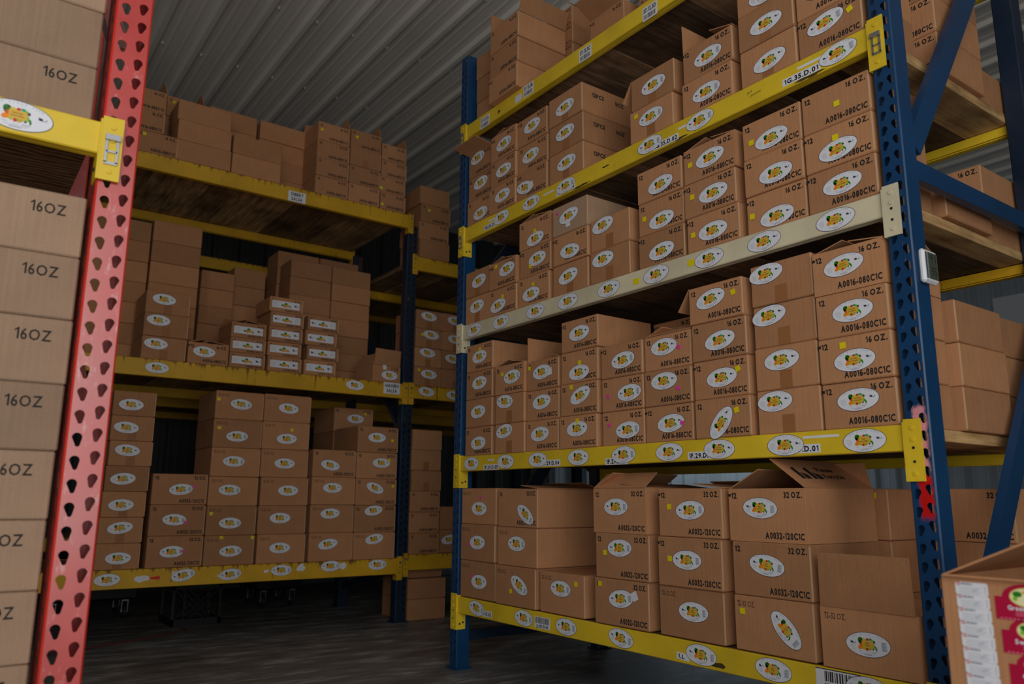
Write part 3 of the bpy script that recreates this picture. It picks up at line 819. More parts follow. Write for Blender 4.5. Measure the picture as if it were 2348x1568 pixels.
# ------------------------------------------------------------------ measured stacks (metres)
# right rack: shelf, front x, centre y, width, depth, shelf height, box height, boxes from the bottom up
# left rack: stack, centre x, front y, width, depth, shelf height, box height, boxes from the bottom up
# each box: print, shift, oval stickers (x, z, turn, logo side), tags (x, z, colour, turn), extras
RIGHT_STACKS = [
 ('D',2.284,3.466,0.25,0.335,1.083,0.1499,[
  ('16',0.0,[(0.002,0.065,4,'R')],[],{}),
  ('',0.0,[(-0.003,0.08,4,'R')],[],{}),
  ('16',0.0,[(0.005,0.084,4,'R')],[],{}),
  ('16',0.0,[(0.001,0.076,4,'R')],[(0.005,0.116,'y',0)],{}),
 ]),
 ('D',2.277,3.177,0.2443,0.335,1.083,0.1485,[
  ('t',0.0,[(-0.042,0.111,9,'L')],[],{}),
  ('t',0.0,[(-0.039,0.111,-3,'L')],[],{}),
  ('16',0.0,[(0.023,0.082,4,'L')],[(-0.06,0.103,'y',0)],{'flap':'back'}),
 ]),
 ('D',2.285,2.923,0.2443,0.335,1.083,0.1454,[
  ('16',0.0,[(-0.014,0.08,4,'R')],[],{}),
  ('16',0.0,[(-0.006,0.086,6,'R')],[],{}),
  ('16',0.0,[(-0.003,0.084,4,'L')],[(-0.1,0.113,'y',-8),(0.059,0.079,'w',5)],{'flap':'front'}),
 ]),
 ('D',2.278,2.651,0.25,0.335,1.083,0.1463,[
  ('16',0.006,[(-0.003,0.086,3,'R')],[(-0.001,0.121,'y',0)],{}),
  ('16',0.0,[(0.011,0.087,19,'R')],[(-0.049,0.129,'y',0)],{}),
  ('16',-0.0,[(0.001,0.045,3,'R')],[(0.007,0.089,'y',0)],{}),
  ('16',-0.006,[(0.002,0.078,4,'R')],[],{'mark':1}),
 ]),
 ('D',2.28,2.38,0.2468,0.335,1.083,0.143,[
  ('16',0.0,[(0.029,0.061,4,'L')],[(-0.08,0.087,'p',0)],{}),
  ('16',0.0,[(0.044,0.071,4,'L')],[(-0.083,0.066,'p',0)],{}),
  ('16',0.0,[(0.012,0.069,6,'L')],[],{'mark':1}),
 ]),
 ('D',2.284,2.123,0.2468,0.335,1.083,0.143,[
  ('16',0.0,[(0.011,0.071,6,'R')],[(0.07,0.068,'p',-8)],{'mark':1}),
  ('16',0.0,[(-0.016,0.096,2,'R')],[(0.058,0.06,'p',0)],{}),
  ('16',0.0,[(-0.016,0.091,2,'R')],[(0.064,0.078,'p',-25)],{'flap':'low'}),
 ]),
 ('D',2.277,1.861,0.25,0.335,1.083,0.1447,[
  ('16',-0.004,[(-0.004,0.053,48,'R')],[(0.068,0.094,'y',15)],{}),
  ('16',-0.001,[(0.006,0.074,5,'R')],[(0.081,0.097,'y',20)],{'mark':1}),
  ('16',0.001,[(0.008,0.068,8,'R')],[],{}),
  ('16',0.006,[(-0.019,0.086,10,'R')],[(0.087,0.09,'y',12)],{'flap':'hang'}),
 ]),
 ('D',2.285,1.587,0.2443,0.335,1.083,0.15,[
  ('t',0.0,[(-0.05,0.11,3,'R')],[],{}),
  ('t',0.0,[(-0.014,0.099,4,'R')],[],{}),
  ('t',0.0,[(-0.057,0.112,7,'R')],[],{}),
  ('t',0.0,[(-0.057,0.113,5,'R')],[],{}),
 ]),
 ('D',2.278,1.333,0.2443,0.335,1.083,0.1454,[
  ('16',0.0,[(-0.002,0.087,3,'R')],[],{'mark':1}),
  ('16',0.0,[(-0.0,0.065,3,'R')],[(-0.035,0.116,'y',0)],{'mark':1}),
  ('16',0.0,[(0.006,0.077,3,'R')],[],{}),
  ('16',0.0,[(-0.013,0.086,6,'R')],[],{'mark':1,'flap':'back'}),
 ]),
 ('C',2.284,3.496,0.2399,0.335,1.804,0.1494,[
  ('t',0.0,[(-0.005,0.09,5,'R')],[],{}),
  ('t',0.0,[(0.014,0.08,8,'R')],[],{}),
 ]),
 ('C',2.277,3.247,0.2399,0.335,1.804,0.143,[
  ('16',0.0,[(-0.04,0.05,8,'R')],[(0.002,0.091,'y',0)],{}),
  ('16',0.0,[(0.041,0.087,6,'R')],[(-0.056,0.121,'y',0)],{'mark':1,'flap':'back'}),
 ]),
 ('C',2.285,2.988,0.25,0.335,1.804,0.1494,[
  ('16',0.005,[(-0.017,0.056,3,'R')],[(0.001,0.102,'y',0)],{}),
  ('16',-0.005,[(0.02,0.079,4,'R')],[(-0.036,0.052,'y',-8)],{'mark':1}),
  ('16',0.0,[(0.007,0.038,5,'R')],[(0.005,0.078,'y',0)],{'flap':'back'}),
 ]),
 ('C',2.278,2.702,0.25,0.335,1.804,0.147,[
  ('t',0.006,[(-0.013,0.081,10,'R')],[],{}),
  ('16',-0.0,[(-0.001,0.052,-4,'R')],[],{'mark':1}),
  ('g',0.0,[(-0.005,0.08,8,'R')],[(-0.088,0.113,'p',-6),(-0.009,0.043,'w',2)],{}),
 ]),
 ('C',2.28,2.438,0.25,0.335,1.804,0.15,[
  ('t',0.001,[(-0.042,0.104,2,'R')],[],{}),
  ('t',-0.001,[(-0.044,0.113,7,'R')],[],{}),
 ]),
 ('C',2.284,2.136,0.25,0.335,1.804,0.143,[
  ('16',0.0,[(0.002,0.054,6,'R')],[],{'mark':1}),
  ('16',-0.002,[(0.004,0.044,5,'R')],[(-0.091,0.072,'y',0)],{}),
  ('16',0.001,[(0.009,0.054,7,'R')],[],{}),
 ]),
 ('C',2.277,1.868,0.25,0.335,1.804,0.143,[
  ('16',-0.002,[(0.002,0.064,2,'R')],[(-0.093,0.07,'y',0)],{'mark':1}),
  ('16',0.006,[(0.02,0.07,3,'R')],[(-0.082,0.083,'y',0)],{'mark':1}),
  ('16',0.0,[(0.005,0.076,6,'R')],[(-0.093,0.076,'y',0)],{'mark':1,'flap':'back'}),
 ]),
 ('C',2.285,1.588,0.2451,0.335,1.804,0.143,[
  ('16',0.0,[(0.003,0.041,4,'R')],[(-0.099,0.067,'y',0)],{'mark':1}),
  ('16',0.0,[(0.012,0.055,2,'R')],[],{}),
  ('16',0.0,[(0.001,0.05,5,'R')],[(-0.084,0.062,'y',0)],{}),
 ]),
 ('C',2.278,1.333,0.2451,0.335,1.804,0.143,[
  ('16',0.0,[(0.004,0.075,3,'R')],[],{'mark':1}),
  ('16',0.0,[(-0.001,0.053,6,'R')],[(-0.006,0.096,'y',0)],{'mark':1}),
  ('16',0.0,[],[(0.008,0.069,'y',0)],{}),
 ]),
 ('B',2.284,3.492,0.2341,0.335,2.376,0.1433,[
  ('16',0.0,[(0.018,0.046,4,'L')],[],{}),
  ('16',0.0,[(0.007,0.089,5,'L')],[],{'mark':1}),
  ('16',0.0,[(-0.026,0.106,4,'L')],[],{'flap':'out'}),
 ]),
 ('B',2.277,3.252,0.228,0.335,2.376,0.149,[
  ('16',0.0,[(-0.001,0.079,3,'R')],[],{}),
  ('16',0.0,[(0.005,0.073,3,'R')],[],{}),
  ('16',0.0,[(0.005,0.076,6,'L')],[],{'mark':1,'flap':'back'}),
 ]),
 ('B',2.285,3.006,0.2439,0.335,2.376,0.15,[
  ('16',0.0,[(-0.058,0.062,-9,'L')],[(-0.003,0.059,'w',15)],{'mark':1}),
  ('16',0.0,[(-0.018,0.077,6,'L')],[],{}),
  ('16',0.0,[(-0.0,0.085,4,'R')],[],{'mark':1}),
 ]),
 ('B',2.278,2.729,0.25,0.335,2.376,0.15,[
  ('t',0.001,[(0.004,0.078,5,'L')],[],{'pcs':1}),
  ('t',0.0,[(-0.005,0.087,5,'L')],[],{'pcs':1}),
  ('t',-0.0,[(0.0,0.067,6,'L')],[],{'pcs':1}),
 ]),
 ('B',2.28,2.159,0.25,0.335,2.376,0.1486,[
  ('t',0.006,[(0.001,0.085,3,'L')],[(-0.085,0.118,'y',0)],{}),
  ('t',-0.006,[(0.008,0.075,4,'L')],[],{'flap':'hang'}),
 ]),
 ('B',2.284,1.861,0.25,0.335,2.376,0.1474,[
  ('16',0.004,[(-0.001,0.068,3,'L')],[],{}),
  ('16',-0.004,[(0.005,0.071,4,'L')],[],{'mark':1,'flap':'front'}),
 ]),
 ('B',2.277,1.579,0.2373,0.335,2.376,0.1452,[
  ('t',0.0,[(0.008,0.06,8,'R')],[],{}),
  ('t',0.0,[(0.005,0.066,2,'R')],[],{}),
  ('t',0.0,[(0.006,0.042,2,'R')],[],{}),
 ]),
 ('B',2.285,1.333,0.2373,0.335,2.376,0.1484,[
  ('16',0.0,[(-0.012,0.096,8,'L')],[(0.079,0.096,'y',20)],{'mark':1}),
  ('16',0.0,[(-0.011,0.084,3,'R')],[],{}),
 ]),
 ('E',2.284,3.463,0.316,0.41,0.366,0.1834,[
  ('q',0.0,[(0.016,0.084,2,'R')],[(-0.053,0.108,'p',15)],{}),
  ('q',0.0,[(0.002,0.093,2,'R')],[(-0.074,0.081,'p',0)],{}),
  ('q',0.0,[(0.008,0.079,0,'R')],[(0.02,0.135,'p',8)],{}),
 ]),
 ('E',2.277,3.117,0.316,0.41,0.366,0.1816,[
  ('q',0.006,[(0.035,0.099,-24,'L')],[(-0.03,0.067,'y',20)],{}),
  ('q',0.0,[(-0.0,0.105,0,'L')],[],{}),
  ('32',-0.006,[(0.067,0.061,-30,'L')],[],{'flap':'lid'}),
 ]),
 ('E',2.285,2.789,0.307,0.41,0.366,0.1775,[
  ('q',0.0,[(-0.005,0.11,0,'L')],[(0.102,0.138,'y',0)],{}),
 ]),
 ('E',2.278,2.403,0.307,0.41,0.366,0.1807,[
  ('32',0.0,[(0.001,0.107,7,'L')],[(-0.12,0.156,'y',0),(0.08,0.124,'w',25)],{}),
  ('32',-0.006,[(-0.01,0.123,3,'L')],[(-0.096,0.101,'y',0)],{}),
  ('32',0.006,[(-0.017,0.105,2,'L')],[],{'flap':'crumple'}),
 ]),
 ('E',2.28,2.04,0.307,0.41,0.366,0.1799,[
  ('q',0.006,[(0.013,0.098,1,'L')],[],{}),
  ('32',0.0,[(-0.009,0.099,1,'L')],[(-0.092,0.1,'y',0)],{'mark':1}),
  ('32',-0.006,[(0.005,0.099,4,'L')],[(-0.098,0.111,'y',0)],{'mark':1,'flap':'lid'}),
 ]),
 ('E',2.284,1.694,0.307,0.41,0.366,0.1792,[
  ('q',0.0,[(0.05,0.086,-46,'L')],[(-0.118,0.127,'y',0)],{}),
  ('32',-0.002,[(-0.013,0.104,-6,'L')],[],{}),
  ('32',0.006,[(-0.023,0.112,-2,'L')],[],{'mark':1,'flap':'recycle'}),
 ]),
 ('E',2.277,1.361,0.307,0.41,0.366,0.1787,[
  ('q',0.0,[(-0.002,0.082,2,'L')],[],{'flap':'tall'}),
 ]),
 ('A',2.243,3.214,0.262,0.335,3.01,0.147,[
  ('16',0.002,[],[],{'mark':1}),
  ('16',0.0,[],[],{}),
  ('16',-0.006,[],[],{'flap':'twin'}),
 ]),
 ('A',2.585,3.154,0.25,0.345,3.01,0.1185,[
  ('8',0.0,[],[],{}),
  ('8',0.0,[],[],{}),
  ('8',0.0,[],[],{}),
  ('8',-0.003,[],[],{}),
  ('8',0.006,[],[],{'mark':1,'flap':'side'}),
 ]),
 ('A',2.48,2.64,0.25,0.335,3.01,0.147,[
  ('16',0.0,[],[],{}),
  ('16',0.0,[],[],{'mark':1,'flap':'fout'}),
 ]),
 ('A',2.49,2.3,0.25,0.345,3.01,0.1185,[
  ('8',0.0,[],[],{}),
  ('8',0.0,[],[],{}),
  ('8',0.006,[],[],{}),
 ]),
]
LEFT_STACKS = [
 ('S1',0.923,5.2,0.237,0.335,0.441,0.1497,[
  ('tt',-0.008,[(0.004,0.065,0,'R')],[],{}),
  ('tt',-0.007,[(-0.003,0.089,8,'R')],[],{}),
  ('tt',-0.004,[(-0.014,0.071,2,'R')],[],{}),
  ('tt',0.0,[(-0.022,0.074,4,'R')],[],{}),
  ('tt',0.007,[(-0.02,0.093,-4,'R')],[],{}),
  ('tt',0.003,[(-0.034,0.079,-4,'R')],[],{}),
  ('tt',0.002,[(-0.019,0.068,0,'R')],[],{}),
 ]),
 ('S2',1.229,5.2,0.322,0.41,0.441,0.1866,[
  ('32',0.0,[(-0.017,0.093,3,'L')],[(0.045,0.095,'p',-30)],{}),
  ('32',0.0,[(-0.017,0.096,-2,'L')],[(0.045,0.081,'p',-30)],{}),
  ('32',0.0,[(0.006,0.092,5,'L')],[(0.085,0.111,'p',-30)],{}),
 ]),
 ('S3',1.554,5.2,0.309,0.41,0.441,0.1832,[
  ('q',0.0,[(0.009,0.086,3,'L')],[(-0.054,0.171,'y',0),(0.141,0.167,'y',0)],{}),
  ('q',0.0,[(-0.007,0.076,0,'L')],[(-0.128,0.135,'y',0)],{}),
  ('q',0.0,[(-0.024,0.099,0,'L')],[],{}),
  ('q',0.0,[(-0.012,0.097,0,'L')],[],{}),
  ('q',0.0,[(-0.002,0.075,2,'L')],[(-0.119,0.125,'y',0)],{}),
  ('q',0.0,[(0.009,0.101,-3,'L')],[(-0.137,0.125,'y',0)],{}),
 ]),
 ('S4',1.881,5.2,0.321,0.41,0.441,0.1839,[
  ('q',0.008,[(-0.01,0.097,0,'R')],[],{}),
  ('q',0.003,[(-0.014,0.104,0,'R')],[],{}),
  ('q',0.008,[(0.025,0.098,0,'R')],[],{}),
  ('q',-0.003,[(-0.0,0.092,0,'R')],[],{}),
  ('q',-0.006,[(0.007,0.072,2,'R')],[(0.037,0.133,'y',0)],{}),
  ('q',-0.003,[(0.005,0.093,-4,'R')],[],{}),
 ]),
 ('S5',2.234,5.2,0.3136,0.41,0.441,0.1871,[
  ('q',0.0,[(-0.022,0.112,10,'R')],[],{}),
  ('q',0.0,[(-0.015,0.128,3,'R')],[],{}),
  ('q',0.0,[(-0.008,0.114,0,'R')],[],{}),
  ('32',0.0,[(-0.03,0.081,-10,'R')],[],{}),
 ]),
 ('S6',2.558,5.2,0.3166,0.41,0.441,0.1856,[
  ('q',0.0,[(-0.001,0.138,10,'R')],[],{}),
  ('32',0.0,[(-0.014,0.149,8,'R')],[],{}),
  ('32',0.0,[(-0.01,0.12,-20,'R')],[(0.132,0.134,'y',0)],{}),
  ('32',0.0,[(0.035,0.113,0,'R')],[(0.095,0.134,'y',0)],{}),
  ('32',0.0,[(-0.01,0.107,0,'R')],[(0.114,0.09,'y',0)],{}),
 ]),
 ('S7',2.56,5.64,0.319,0.4,0.441,0.1835,[
  ('32',0.0,[],[],{}),
  ('32',0.0,[],[],{}),
  ('32',0.0,[],[],{}),
  ('32',0.0,[],[],{}),
  ('32',0.0,[],[],{}),
  ('32',0.0,[(0.015,0.103,0,'R')],[(0.096,0.146,'y',0)],{}),
 ]),
 ('M1',1.06,5.2,0.2595,0.335,1.699,0.1456,[
  ('tt',0.0,[(-0.049,0.098,-2,'R')],[],{}),
  ('tt',0.0,[(-0.048,0.102,-2,'R')],[],{}),
  ('tt',0.0,[(-0.025,0.095,-2,'R')],[],{}),
 ]),
 ('M2',1.328,5.2,0.2518,0.335,1.699,0.1369,[
  ('16',0.0,[(-0.026,0.079,-2,'R')],[],{'mark':1}),
 ]),
 ('M3',1.58,5.2,0.2323,0.3,1.699,0.1019,[
  ('8',0.0,[],[],{}),
  ('8',0.0,[],[],{}),
  ('8',0.0,[],[],{}),
 ]),
 ('M4',1.829,5.2,0.233,0.3,1.699,0.1035,[
  ('8',0.005,[],[],{}),
  ('8',-0.001,[],[],{}),
  ('8',0.0,[],[],{}),
  ('8',0.005,[],[],{}),
  ('8',-0.008,[],[],{}),
 ]),
 ('M5',2.091,5.2,0.229,0.3,1.699,0.1049,[
  ('8',-0.005,[],[],{}),
  ('8',0.012,[],[],{}),
  ('8',-0.007,[],[],{}),
  ('8',0.005,[],[],{}),
 ]),
 ('M6',2.608,5.2,0.248,0.335,1.699,0.1613,[
  ('7',0.0,[],[],{}),
 ]),
 ('T1',0.902,5.2,0.244,0.335,3.032,0.1455,[
  ('16',0.0,[],[(-0.082,0.118,'y',0)],{}),
  ('16',-0.092,[],[],{}),
  ('16',-0.092,[],[],{}),
 ]),
 ('T2',1.12,5.545,0.244,0.335,3.032,0.149,[
  ('16',0.0,[],[],{}),
  ('16',0.0,[],[],{}),
  ('16',0.0,[],[],{}),
  ('16',0.0,[],[(-0.08,0.11,'y',0)],{}),
 ]),
 ('T3',1.19,5.2,0.346,0.25,3.032,0.1429,[
  ('side',0.007,[],[],{}),
  ('side',0.001,[],[],{}),
  ('side',-0.008,[],[],{}),
 ]),
 ('T4',1.549,5.2,0.339,0.25,3.032,0.1436,[
  ('side',-0.001,[],[],{}),
  ('side',-0.001,[],[],{}),
 ]),
 ('T5',1.44,5.47,0.339,0.25,3.032,0.1435,[
  ('side',0.0,[],[],{}),
  ('side',0.0,[],[],{}),
  ('side',0.0,[],[],{}),
  ('side',0.0,[],[],{}),
 ]),
 ('T6',1.806,5.47,0.346,0.25,3.032,0.1435,[
  ('side',0.0,[],[],{}),
  ('side',0.0,[],[],{}),
  ('side',0.0,[],[],{}),
  ('side',0.0,[],[],{}),
 ]),
 ('T7',2.1,5.2,0.2496,0.335,3.032,0.1405,[
  ('16',0.0,[],[],{}),
  ('16',0.0,[],[],{}),
  ('16',0.0,[],[],{}),
  ('16',0.0,[],[(-0.097,0.078,'y',0)],{}),
 ]),
 ('T8',2.359,5.2,0.2486,0.335,3.032,0.1444,[
  ('16',0.0,[],[],{}),
  ('16',0.0,[],[],{}),
  ('t',0.0,[],[],{}),
  ('16',0.0,[],[(-0.076,0.088,'y',0)],{}),
 ]),
 ('T9',2.602,5.2,0.211,0.335,3.032,0.1337,[
  ('16',0.0,[],[(-0.09,0.035,'y',0)],{}),
  ('16',-0.006,[],[(-0.097,0.031,'y',0)],{}),
  ('16',0.003,[],[],{}),
  ('16',-0.0,[],[],{}),
 ]),
 ('F1',2.979,5.2,0.262,0.335,2.712,0.1483,[
  ('n',0.004,[],[],{}),
  ('16',-0.004,[],[],{}),
  ('16',0.008,[],[(-0.062,0.101,'y',0)],{}),
  ('n',-0.005,[],[],{}),
 ]),
 ('F2',2.953,5.2,0.228,0.335,1.702,0.1477,[
  ('tt',0.0,[(0.011,0.092,-4,'R')],[(-0.077,0.118,'y',0)],{}),
  ('tt',0.0,[(-0.006,0.111,-4,'R')],[],{}),
  ('tt',0.0,[(0.02,0.105,-4,'R')],[(-0.059,0.1,'y',0)],{}),
  ('tt',0.0,[(-0.004,0.1,-4,'R')],[],{}),
 ]),
 ('F3',3.197,5.2,0.24,0.335,1.702,0.1484,[
  ('tt',0.0,[],[],{}),
  ('tt',0.0,[(-0.026,0.085,-4,'R')],[],{}),
  ('tt',0.0,[(-0.004,0.094,-4,'R')],[],{}),
  ('tt',0.0,[(-0.008,0.097,-4,'R')],[],{}),
 ]),
 ('F4',2.96,5.2,0.247,0.335,0.462,0.1512,[
  ('16',-0.0,[],[],{}),
  ('16',-0.001,[],[],{}),
  ('16',-0.0,[],[],{}),
  ('tn',0.008,[],[],{}),
  ('tn',0.0,[],[],{}),
  ('n',0.008,[],[],{}),
 ]),
 ('F5',3.258,5.25,0.274,0.335,0.462,0.17,[
  ('n',0.0,[(-0.049,0.096,8,'R')],[],{}),
  ('n',0.0,[],[],{}),
 ]),
 ('K1',0.828,5.62,0.3336,0.25,1.702,0.1435,[
  ('side',0.0,[],[],{}),
  ('side',0.0,[],[],{}),
  ('side',0.0,[],[],{}),
  ('side',0.0,[],[],{}),
  ('side',0.0,[],[],{}),
  ('side',0.0,[],[],{}),
  ('side',0.0,[],[],{}),
 ]),
 ('K2',1.164,5.6,0.3186,0.25,1.702,0.1465,[
  ('side',0.0,[],[],{}),
  ('side',0.0,[],[],{}),
  ('side',0.0,[],[],{}),
  ('side',0.0,[],[],{}),
  ('side',0.0,[],[],{}),
  ('side',0.0,[],[],{}),
  ('side',0.0,[],[],{}),
 ]),
 ('K3',1.526,5.87,0.2418,0.25,1.702,0.1345,[
  ('side',0.0,[],[],{}),
  ('side',0.0,[],[],{}),
  ('side',0.0,[],[],{}),
  ('side',0.0,[],[],{}),
  ('side',0.0,[],[],{}),
  ('side',0.0,[],[],{}),
 ]),
 ('K4',1.778,5.93,0.2418,0.25,1.702,0.148,[
  ('side',0.0,[],[],{}),
  ('side',0.0,[],[],{}),
  ('side',0.0,[],[],{}),
  ('side',0.0,[],[],{}),
  ('side',0.0,[],[],{}),
  ('side',0.0,[],[],{}),
 ]),
 ('K5',2.191,5.73,0.3306,0.25,1.702,0.139,[
  ('side',0.0,[],[],{}),
  ('side',0.0,[],[],{}),
  ('side',0.0,[],[],{}),
  ('side',0.0,[],[],{}),
  ('side',0.0,[],[],{}),
  ('side',0.0,[],[],{}),
  ('side',0.0,[],[],{}),
 ]),
 ('K6',2.531,5.73,0.3306,0.25,1.702,0.1385,[
  ('side',0.0,[],[],{}),
  ('side',0.0,[],[],{}),
  ('side',0.0,[],[],{}),
  ('side',0.0,[],[],{}),
  ('side',0.0,[],[],{}),
  ('side',0.0,[],[],{}),
  ('side',0.0,[],[],{}),
 ]),
 ('K7a',2.178,5.995,0.3418,0.25,1.702,0.138,[
  ('side',0.0,[],[],{}),
  ('side',0.0,[],[],{}),
  ('side',0.0,[],[],{}),
  ('side',0.0,[],[],{}),
  ('side',0.0,[],[],{}),
  ('side',0.0,[],[],{}),
  ('side',0.0,[],[],{}),
  ('side',0.0,[],[],{}),
 ]),
 ('K7b',2.53,5.995,0.3418,0.25,1.702,0.138,[
  ('side',0.0,[],[],{}),
  ('side',0.0,[],[],{}),
  ('side',0.0,[],[],{}),
  ('side',0.0,[],[],{}),
  ('side',0.0,[],[],{}),
  ('side',0.0,[],[],{}),
  ('side',0.0,[],[],{}),
  ('side',0.0,[],[],{}),
 ]),
]

# ------------------------------------------------------------------ cartons
KIND = {'16': ('12', '16 OZ.', 'A0016-080C1C'), '32': ('12', '32 OZ.', 'A0032-120C1C'), '8': ('12', '8 OZ.', 'A0008-140C1C'), '7': (None, '7 OZ.', None)}
_body = {}
def carton_mesh(w, d, h, kind, mark=False, pcs=False, opened=False, mat='kraft', side=None):
    """front face looks to -Y at y = 0, centred on x = 0, standing on z = 0"""
    key = (round(w, 3), round(d, 3), round(h, 4), kind, bool(mark), bool(pcs), opened, mat, side)
    if key in _body: return _body[key]
    mb = MB(); g = .0012
    if opened:
        t = .004
        mb.box(-w / 2, w / 2, 0, t, 0, h - g, 0); mb.box(-w / 2, w / 2, d - t, d, 0, h - g, 0)
        mb.box(-w / 2, -w / 2 + t, t, d - t, 0, h - g, 0); mb.box(w / 2 - t, w / 2, t, d - t, 0, h - g, 0)
        mb.box(-w / 2 + t, w / 2 - t, t, d - t, 0, t, 0)
    else:
        mb.box(-w / 2, w / 2, 0, d, .0002, h - g, 0, .0035)
    # glued joint on the right-hand side, near the front edge
    if kind != 'side':
        mb.box(w / 2, w / 2 + .0008, .004, .034, .004, h - .005, 2)
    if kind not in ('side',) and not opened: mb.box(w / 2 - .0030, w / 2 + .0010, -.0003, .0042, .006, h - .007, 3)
    y = -.0004; U, V = (1, 0, 0), (0, 0, 1)
    if kind in KIND:
        a, b, c = KIND[kind]
        big = kind == '32'
        ch = .019 if h > .12 else .013
        if a: ink(mb, a, (-w / 2 + .012, y, h - .016 - ch), U, V, ch, .023 if h > .12 else .018)
        if b: ink(mb, b, (w / 2 - .010, y, h - .013 - ch), U, V, ch, (.070 if h > .12 else .05), 'R')
        if c: ink(mb, c, (w / 2 - .010, y, .013 if h > .12 else .008), U, V, .021 if h > .12 else .012, .150 if h > .12 else .115, 'R')
        if mark: mb.box(-w / 2 - .0004, -w / 2 + .010, y, .006, h - .029, h - .020, 1)
    elif kind == 'q':
        ink(mb, '12-32 OZ.', (-w / 2 + .014, y, h - .036), U, V, .018, .072, 'L', 1, .0)
    if pcs:
        x = w / 2 + .0012
        ink(mb, '12PCS', (x, .066, h * .60), (0, 1, 0), V, .021, .076); ink(mb, '16OZ', (x, .215, h * .60), (0, 1, 0), V, .021, .058)
    if side:
        ink(mb, side, (w / 2 - .112, y, h - .055), U, V, .026, .072, 'L', 1, 0.012)
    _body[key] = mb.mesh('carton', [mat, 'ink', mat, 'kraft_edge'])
    return _body[key]

def flap(parent, w, d, h, edge, ang, L, mat='kraft', print_=None):
    """a hinged top flap; ang 0 = closed, 90 = upright, 180 = folded right out"""
    a = math.radians(ang); ca, sa = math.cos(a) * L, math.sin(a) * L
    z = h - .001; t = .0035; e = .004
    P, Q, inn = {'L': ((-w / 2, e, z), (-w / 2, d - e, z), (1, 0, 0)), 'S': ((w / 2, e, z), (w / 2, d - e, z), (-1, 0, 0)),
                 'F': ((-w / 2 + e, 0, z), (w / 2 - e, 0, z), (0, 1, 0)), 'B': ((-w / 2 + e, d, z), (w / 2 - e, d, z), (0, -1, 0))}[edge]
    P, Q, inn = Vector(P), Vector(Q), Vector(inn)
    up = inn * ca + Vector((0, 0, sa)); n = (Q - P).cross(up).normalized() * t
    tp = (Q - P).normalized() * .004
    mb = MB()
    c = [P, Q, Q + up - tp, P + up + tp]
    # slight curl of the free edge
    c2 = [p + n for p in c]
    mb.add([*c, *c2], [(0, 1, 2, 3), (4, 7, 6, 5), (0, 4, 5, 1), (1, 5, 6, 2), (2, 6, 7, 3), (3, 7, 4, 0)])
    if print_:
        u = (Q - P).normalized(); v = up.normalized(); outn = u.cross(v)
        out = P - n * .15 if outn.dot(n) < 0 else P + n * 1.1
        print_(mb, out, u, v)
    return mb.build('top_flap', [mat, 'ink'], parent)

FLAPS = {'back': [('B', 30, .115), ('L', 15, .11), ('S', 8, .12)], 'front': [('L', 93, .125), ('S', 16, .12)], 'low': [('F', 24, .115), ('L', 20, .1)],
         'side': [('B', 70, .10), ('L', 150, .06), ('S', 40, .06)], 'out': [('F', 170, .11), ('B', 40, .1)], 'lid': [('B', 16, .12), ('S', 6, .14)],
         'recycle': [('S', 36, .165), ('B', 70, .10), ('L', 28, .14)], 'tall': [('F', 91, .160)], 'crumple': [('L', 30, .13), ('F', 38, .10), ('S', 7, .15)],
         'peak': [('B', 62, .10), ('S', 76, .085)], 'hang': [('L', 232, .10), ('B', 40, .10)], 'twin': [('L', 95, .12), ('S', 108, .10)], 'fout': [('F', 152, .12)]}
def recycle_print(mb, o, u, v):
    ink(mb, 'Please', o + u * .19 + v * .095, u, v, .026, .095); ink(mb, 'Recycle', o + u * .19 + v * .055, u, v, .026, .115)
    for k in range(2):
        b = o + u * (.05 + .07 * k) + v * .05
        mb.face([b, b + u * .022, b + u * .022 + v * .07, b + v * .06], 1); mb.face([b + u * .028, b + u * .055, b + u * .055 + v * .025, b + u * .028 + v * .04], 1)

def tape_strip(parent, w, h, d):
    mb = MB(); mb.box(-.024, .024, -.0004, 0, .003, h * .42); mb.build('packing_tape', ['tape'], parent)

def carton(name_group, label, facing, cx, front, z, w, d, h, spec, mat='kraft', rz=0.0, sj=0, side=None):
    """cx = position of the centre along the shelf, front = coordinate of the front face"""
    kind, off, stickers, tags, opt = spec
    fl = FLAPS.get(opt.get('flap'), [])
    opened = opt.get('flap') in ('recycle', 'tall', 'crumple', 'peak', 'back')
    if kind == 'g': mat = 'kraft_grey'
    me = carton_mesh(w, d, h, kind, opt.get('mark'), opt.get('pcs'), opened, mat, side)
    jit = rnd.uniform(-.004, .004)
    loc = (cx + off, front + jit, z) if facing == 'Y' else (front + jit, cx + off, z)
    o = obj('carton', me, None, loc, FACE[facing] + rz)
    tag(o, label, 'box', name_group)
    for e, a, L in fl:
        flap(o, w, d, h, e, a, L, mat, recycle_print if opt.get('flap') == 'recycle' and e == 'S' else None)
    for x, zz, rot, var in stickers:
        stick(OVAL[var, sj], 'oval_sticker', o, (x, -.0008, zz), rot)
    for x, zz, c, rot in tags:
        n, m_, lab = TAGS[c]
        stick(m_, n, o, (x, -.0018, zz), rot, label=lab)
    if kind in ('t', 'tt', 'tn'): tape_strip(o, w, h, d)
    if kind == '8' and facing == 'Y':
        v = 'L' if (opt.get('v') == 'L') else 'R'
        stick(WIDE[v], 'wide_label', o, (-.004, -.0008, h * .50), 0, scale=(w * .83 / .2, 1, h * .48 / .05))
    return o

